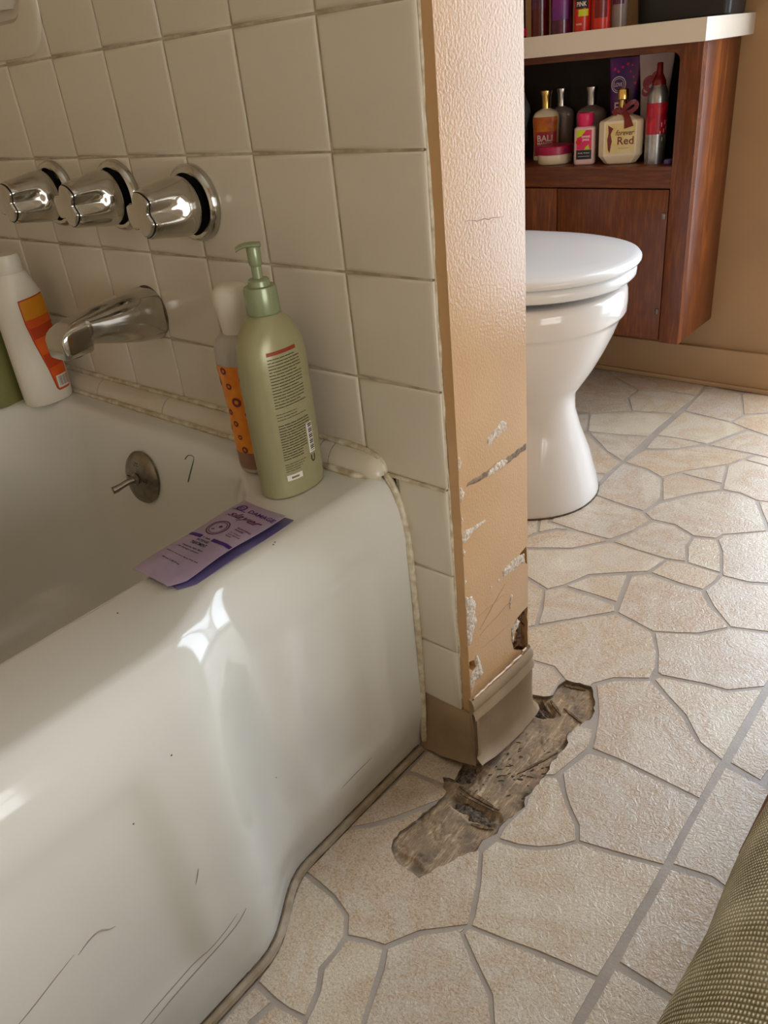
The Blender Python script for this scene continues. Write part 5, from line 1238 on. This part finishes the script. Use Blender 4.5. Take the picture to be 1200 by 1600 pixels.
# red and silver spray can
t = thing('spray_can', 'slim silver spray can with red print and dark red nozzle', 'spray can', (-0.3245, 1.2335, ZS), FACE, 'toiletries in the cabinet cubby')
sc = sm([(0.0, 0.0185, 0.0185), (0.002, 0.021, 0.021), (0.10, 0.0212, 0.0212), (0.124, 0.0212, 0.0212), (0.138, 0.0190, 0.0190), (0.148, 0.0145, 0.0145), (0.151, 0.0135, 0.0135)], 3)
sf = surf(sc)
mk('can_body', oval(sc, 40), 'aluminium', t)
mk('red_print', patch(lambda a, z: sf(a, z, 0.0003), 0, 2*PI, 0.058, 0.118, 48, 6), 'redprint', t)
mk('print_flecks', join(*[patch(lambda u, v: flat(sf, math.radians(-70+k*7), 0.06, 0.0006)(u, v), -0.0008, 0.0008, (k*37 % 11)*0.004-0.02, (k*37 % 11)*0.004-0.012, 1, 1) for k in range(12)]), 'whiteink', t)
mk('nozzle', lathe([(0.0142, 0.150), (0.0138, 0.158), (0.0095, 0.166), (0.0066, 0.172), (0.0060, 0.190), (0.0052, 0.1915), (0.0, 0.192)], 24), 'redgloss', t)
# dark things deeper in the cubby
t = thing('toiletry_pouch', 'black glossy pouch standing at the right side of the cubby', 'pouch', (-0.288, 1.318, ZS), 0)
mk('pouch_body', oval(sm([(0.0, 0.011, 0.05), (0.004, 0.0135, 0.058), (0.05, 0.0138, 0.062), (0.12, 0.0135, 0.060), (0.17, 0.012, 0.055), (0.192, 0.008, 0.045), (0.196, 0.004, 0.03)], 3), 40, 2.6), 'darkplastic', t)
mk('seam', tube([(0, -0.0605+0.0005*abs(k-8), 0.012+0.0105*k) for k in range(16)], 0.0012, 6), 'blackink', t)
t = thing('bottle_stopper', 'small violet cap lying beside the spray can', 'cap', (-0.2845, 1.2145, ZS), 0)
mk('cap_shell', lathe([(0.009, 0.0), (0.0095, 0.001), (0.009, 0.008), (0.006, 0.010), (0.0, 0.0102)], 20), 'violet', t)
mk('cap_rim', lathe([(0.0098, 0.0), (0.0102, 0.001), (0.0098, 0.002), (0.009, 0.002)], 20), 'purpleink', t)
t = thing('plastic_bag', 'crumpled grey plastic bag at the left of the cubby', 'bag', (-0.735, 1.30, ZS), 0)
V = []; F = []; n, mrg = 26, 18
for j in range(mrg+1):
    for i in range(n):
        a = 2*PI*i/n; ph = PI*j/mrg; p = Vector((math.sin(ph)*math.cos(a), math.sin(ph)*math.sin(a), -math.cos(ph)))
        k = 1+0.22*noise.noise(p*2.3)+0.16*abs(noise.noise(p*5.1))
        V.append((0.044*p.x*k, 0.06*p.y*k, max(0.0005, 0.085+0.088*p.z*k)))
for j in range(mrg):
    for i in range(n): F.append((j*n+i, j*n+(i+1) % n, (j+1)*n+(i+1) % n, (j+1)*n+i))
mk('bag_body', (V, F), 'bag', t, ang=25)
mk('bag_knot', lathe([(0.010, 0.165), (0.006, 0.172), (0.012, 0.182), (0.004, 0.186), (0, 0.186)], 12), 'bag', t, ang=20)

# ------------------------------------------------------------------ things on the counter
ZC = 0.805
def cnt(name, label, loc, prof, mt, cap, capmt, power=2.0, rz=FACE, cat='bottle'):
    return toiletry(name, label, loc, prof, mt, power, cap, capmt, rz, cat)
def mist(r, h): return [(0.0, r*0.86, r*0.86), (0.003, r*0.98, r*0.98), (0.008, r, r), (h-0.012, r, r), (h-0.004, r*0.9, r*0.9), (h, r*0.5, r*0.5)]
def mcap(r, h): return [(r*0.5, h), (r*0.52, h+0.002), (r*0.52, h+0.03), (r*0.45, h+0.033), (0, h+0.0335)]
t, lf = cnt('mascara_tube', 'thin black tube with pink foot on the counter edge', (-0.618, 1.172, ZC), [(0.0, 0.0105, 0.0105), (0.001, 0.0115, 0.0115), (0.018, 0.0118, 0.0118), (0.019, 0.0105, 0.0105), (0.10, 0.010, 0.010), (0.112, 0.008, 0.008)], 'darkplastic', [(0.008, 0.112), (0.008, 0.118), (0, 0.1182)], 'silver', cat='tube')
mk('pink_foot', patch(lambda a, z: Vector((0.0124*math.cos(a), 0.0124*math.sin(a), z)), 0, 2*PI, 0.003, 0.0175, 28, 2), 'pinkcap', t)
t, lf = cnt('body_mist', 'dark red body mist bottle on the counter beside the black tube', (-0.578, 1.186, ZC), mist(0.0195, 0.15), 'darkred', mcap(0.0195, 0.15), 'silver')
mk('label', patch(lf(0.07, 0.0004), -0.016, 0.016, -0.02, 0.05, 8, 3), 'darkpurple', t)
t, lf = cnt('body_mist', 'dark purple body mist bottle on the counter with glossy highlight', (-0.5275, 1.188, ZC), mist(0.0235, 0.16), 'darkpurple', mcap(0.0235, 0.16), 'silver')
mk('label', patch(lf(0.07, 0.0004), -0.018, 0.018, -0.045, 0.05, 8, 3), 'tubepurple', t)
t, lf = cnt('body_mist', 'red bottle with black label and lime band on the counter', (-0.478, 1.186, ZC), mist(0.0175, 0.15), 'redorange', mcap(0.0175, 0.15), 'blackink')
mk('label', patch(lf(0.06, 0.0004), -0.014, 0.014, -0.02, 0.055, 8, 3), 'blackink', t)
mk('lime_band', patch(lf(0.06, 0.0007), -0.006, 0.014, -0.0335, -0.0215, 6, 1), 'lime', t)
mk('lettering', join(text_geo('PINK', 0.02, lambda x, y: lf(0.06, 0.0007)(x, y-0.012), 0.008), text_geo('mist', 0.012, lambda x, y: lf(0.06, 0.0007)(x-0.005, y-0.047), 0.004)), 'whiteink', t)
t, lf = cnt('body_mist', 'plain bright red bottle on the counter beside the lime banded one', (-0.441, 1.194, ZC), mist(0.0185, 0.14), 'redorange', mcap(0.0185, 0.14), 'redgloss')
mk('label', patch(lf(0.06, 0.0004), -0.012, 0.016, -0.04, 0.05, 8, 3), 'redgloss', t)
t, lf = cnt('body_mist', 'dim grey violet bottle between red bottle and black box', (-0.412, 1.215, ZC), mist(0.0165, 0.15), 'greyglass', mcap(0.0165, 0.15), 'silver')
mk('label', patch(lf(0.06, 0.0004), -0.012, 0.012, -0.02, 0.05, 8, 3), 'darkpurple', t)
t = thing('storage_bin', 'black plastic storage bin at the right end of the counter', 'bin', (-0.30, 1.31, ZC))
rings = []
for z, a, b, r_ in [(0.0, 0.092, 0.048, 0.012), (0.003, 0.095, 0.051, 0.014), (0.12, 0.101, 0.056, 0.016), (0.126, 0.104, 0.059, 0.017), (0.13, 0.104, 0.059, 0.017), (0.13, 0.099, 0.054, 0.014), (0.12, 0.097, 0.052, 0.013), (0.006, 0.091, 0.047, 0.012)]:
    rings.append([Vector((p.x, p.z, z)) for p in rrect(a, b, r_, 0)])
mk('bin_body', loft(rings, True, True), 'darkplastic', t)
mk('bin_rim', tube([(p.x, p.z, 0.129) for p in rrect(0.104, 0.059, 0.017, 0)] + [(0.104, 0.042, 0.129)], 0.003, 8), 'darkplastic', t)

# ------------------------------------------------------------------ sub-parts: print belongs to its label, fittings to the part they sit on
RULES = [('hinge', 'cabinet_door'), ('lettering', 'label'), ('label_figure', 'label'), ('label_shapes', 'label'), ('label_blob', 'label'), ('label_rings', 'label'), ('label_band', 'label'), ('label_top', 'label'),
         ('barcode_bars', 'label_barcode'), ('box_code', 'label_box'), ('screw_slot', 'screw'), ('flush_handle', 'tank'), ('seam', 'knob_body'), ('emblem_lettering', 'emblem'), ('lime_band', 'label'),
         ('drain_hole', 'plate'), ('bin_rim', 'bin_body'), ('outlet', 'spout_body'), ('print_flecks', 'red_print'), ('bow', 'bottle_body'), ('stem', 'flange'), ('flange_recess', 'flange'), ('pump_stem', 'pump_collar'), ('treatment_lettering', 'pouch'), ('small_lettering', 'pouch'), ('script_lettering', 'pouch')]
base = lambda o: o.name.split('.')[0]
for root in [o for o in COL.objects if o.parent is None]:
    kids = list(root.children)
    for cn, pn in RULES:
        ps = [k for k in kids if base(k) == pn and k.parent == root]; cs = [k for k in kids if base(k) == cn]
        for i, c_ in enumerate(cs):
            if ps: c_.parent = ps[min(i, len(ps)-1)] if cn in ('screw_slot',) else ps[0]
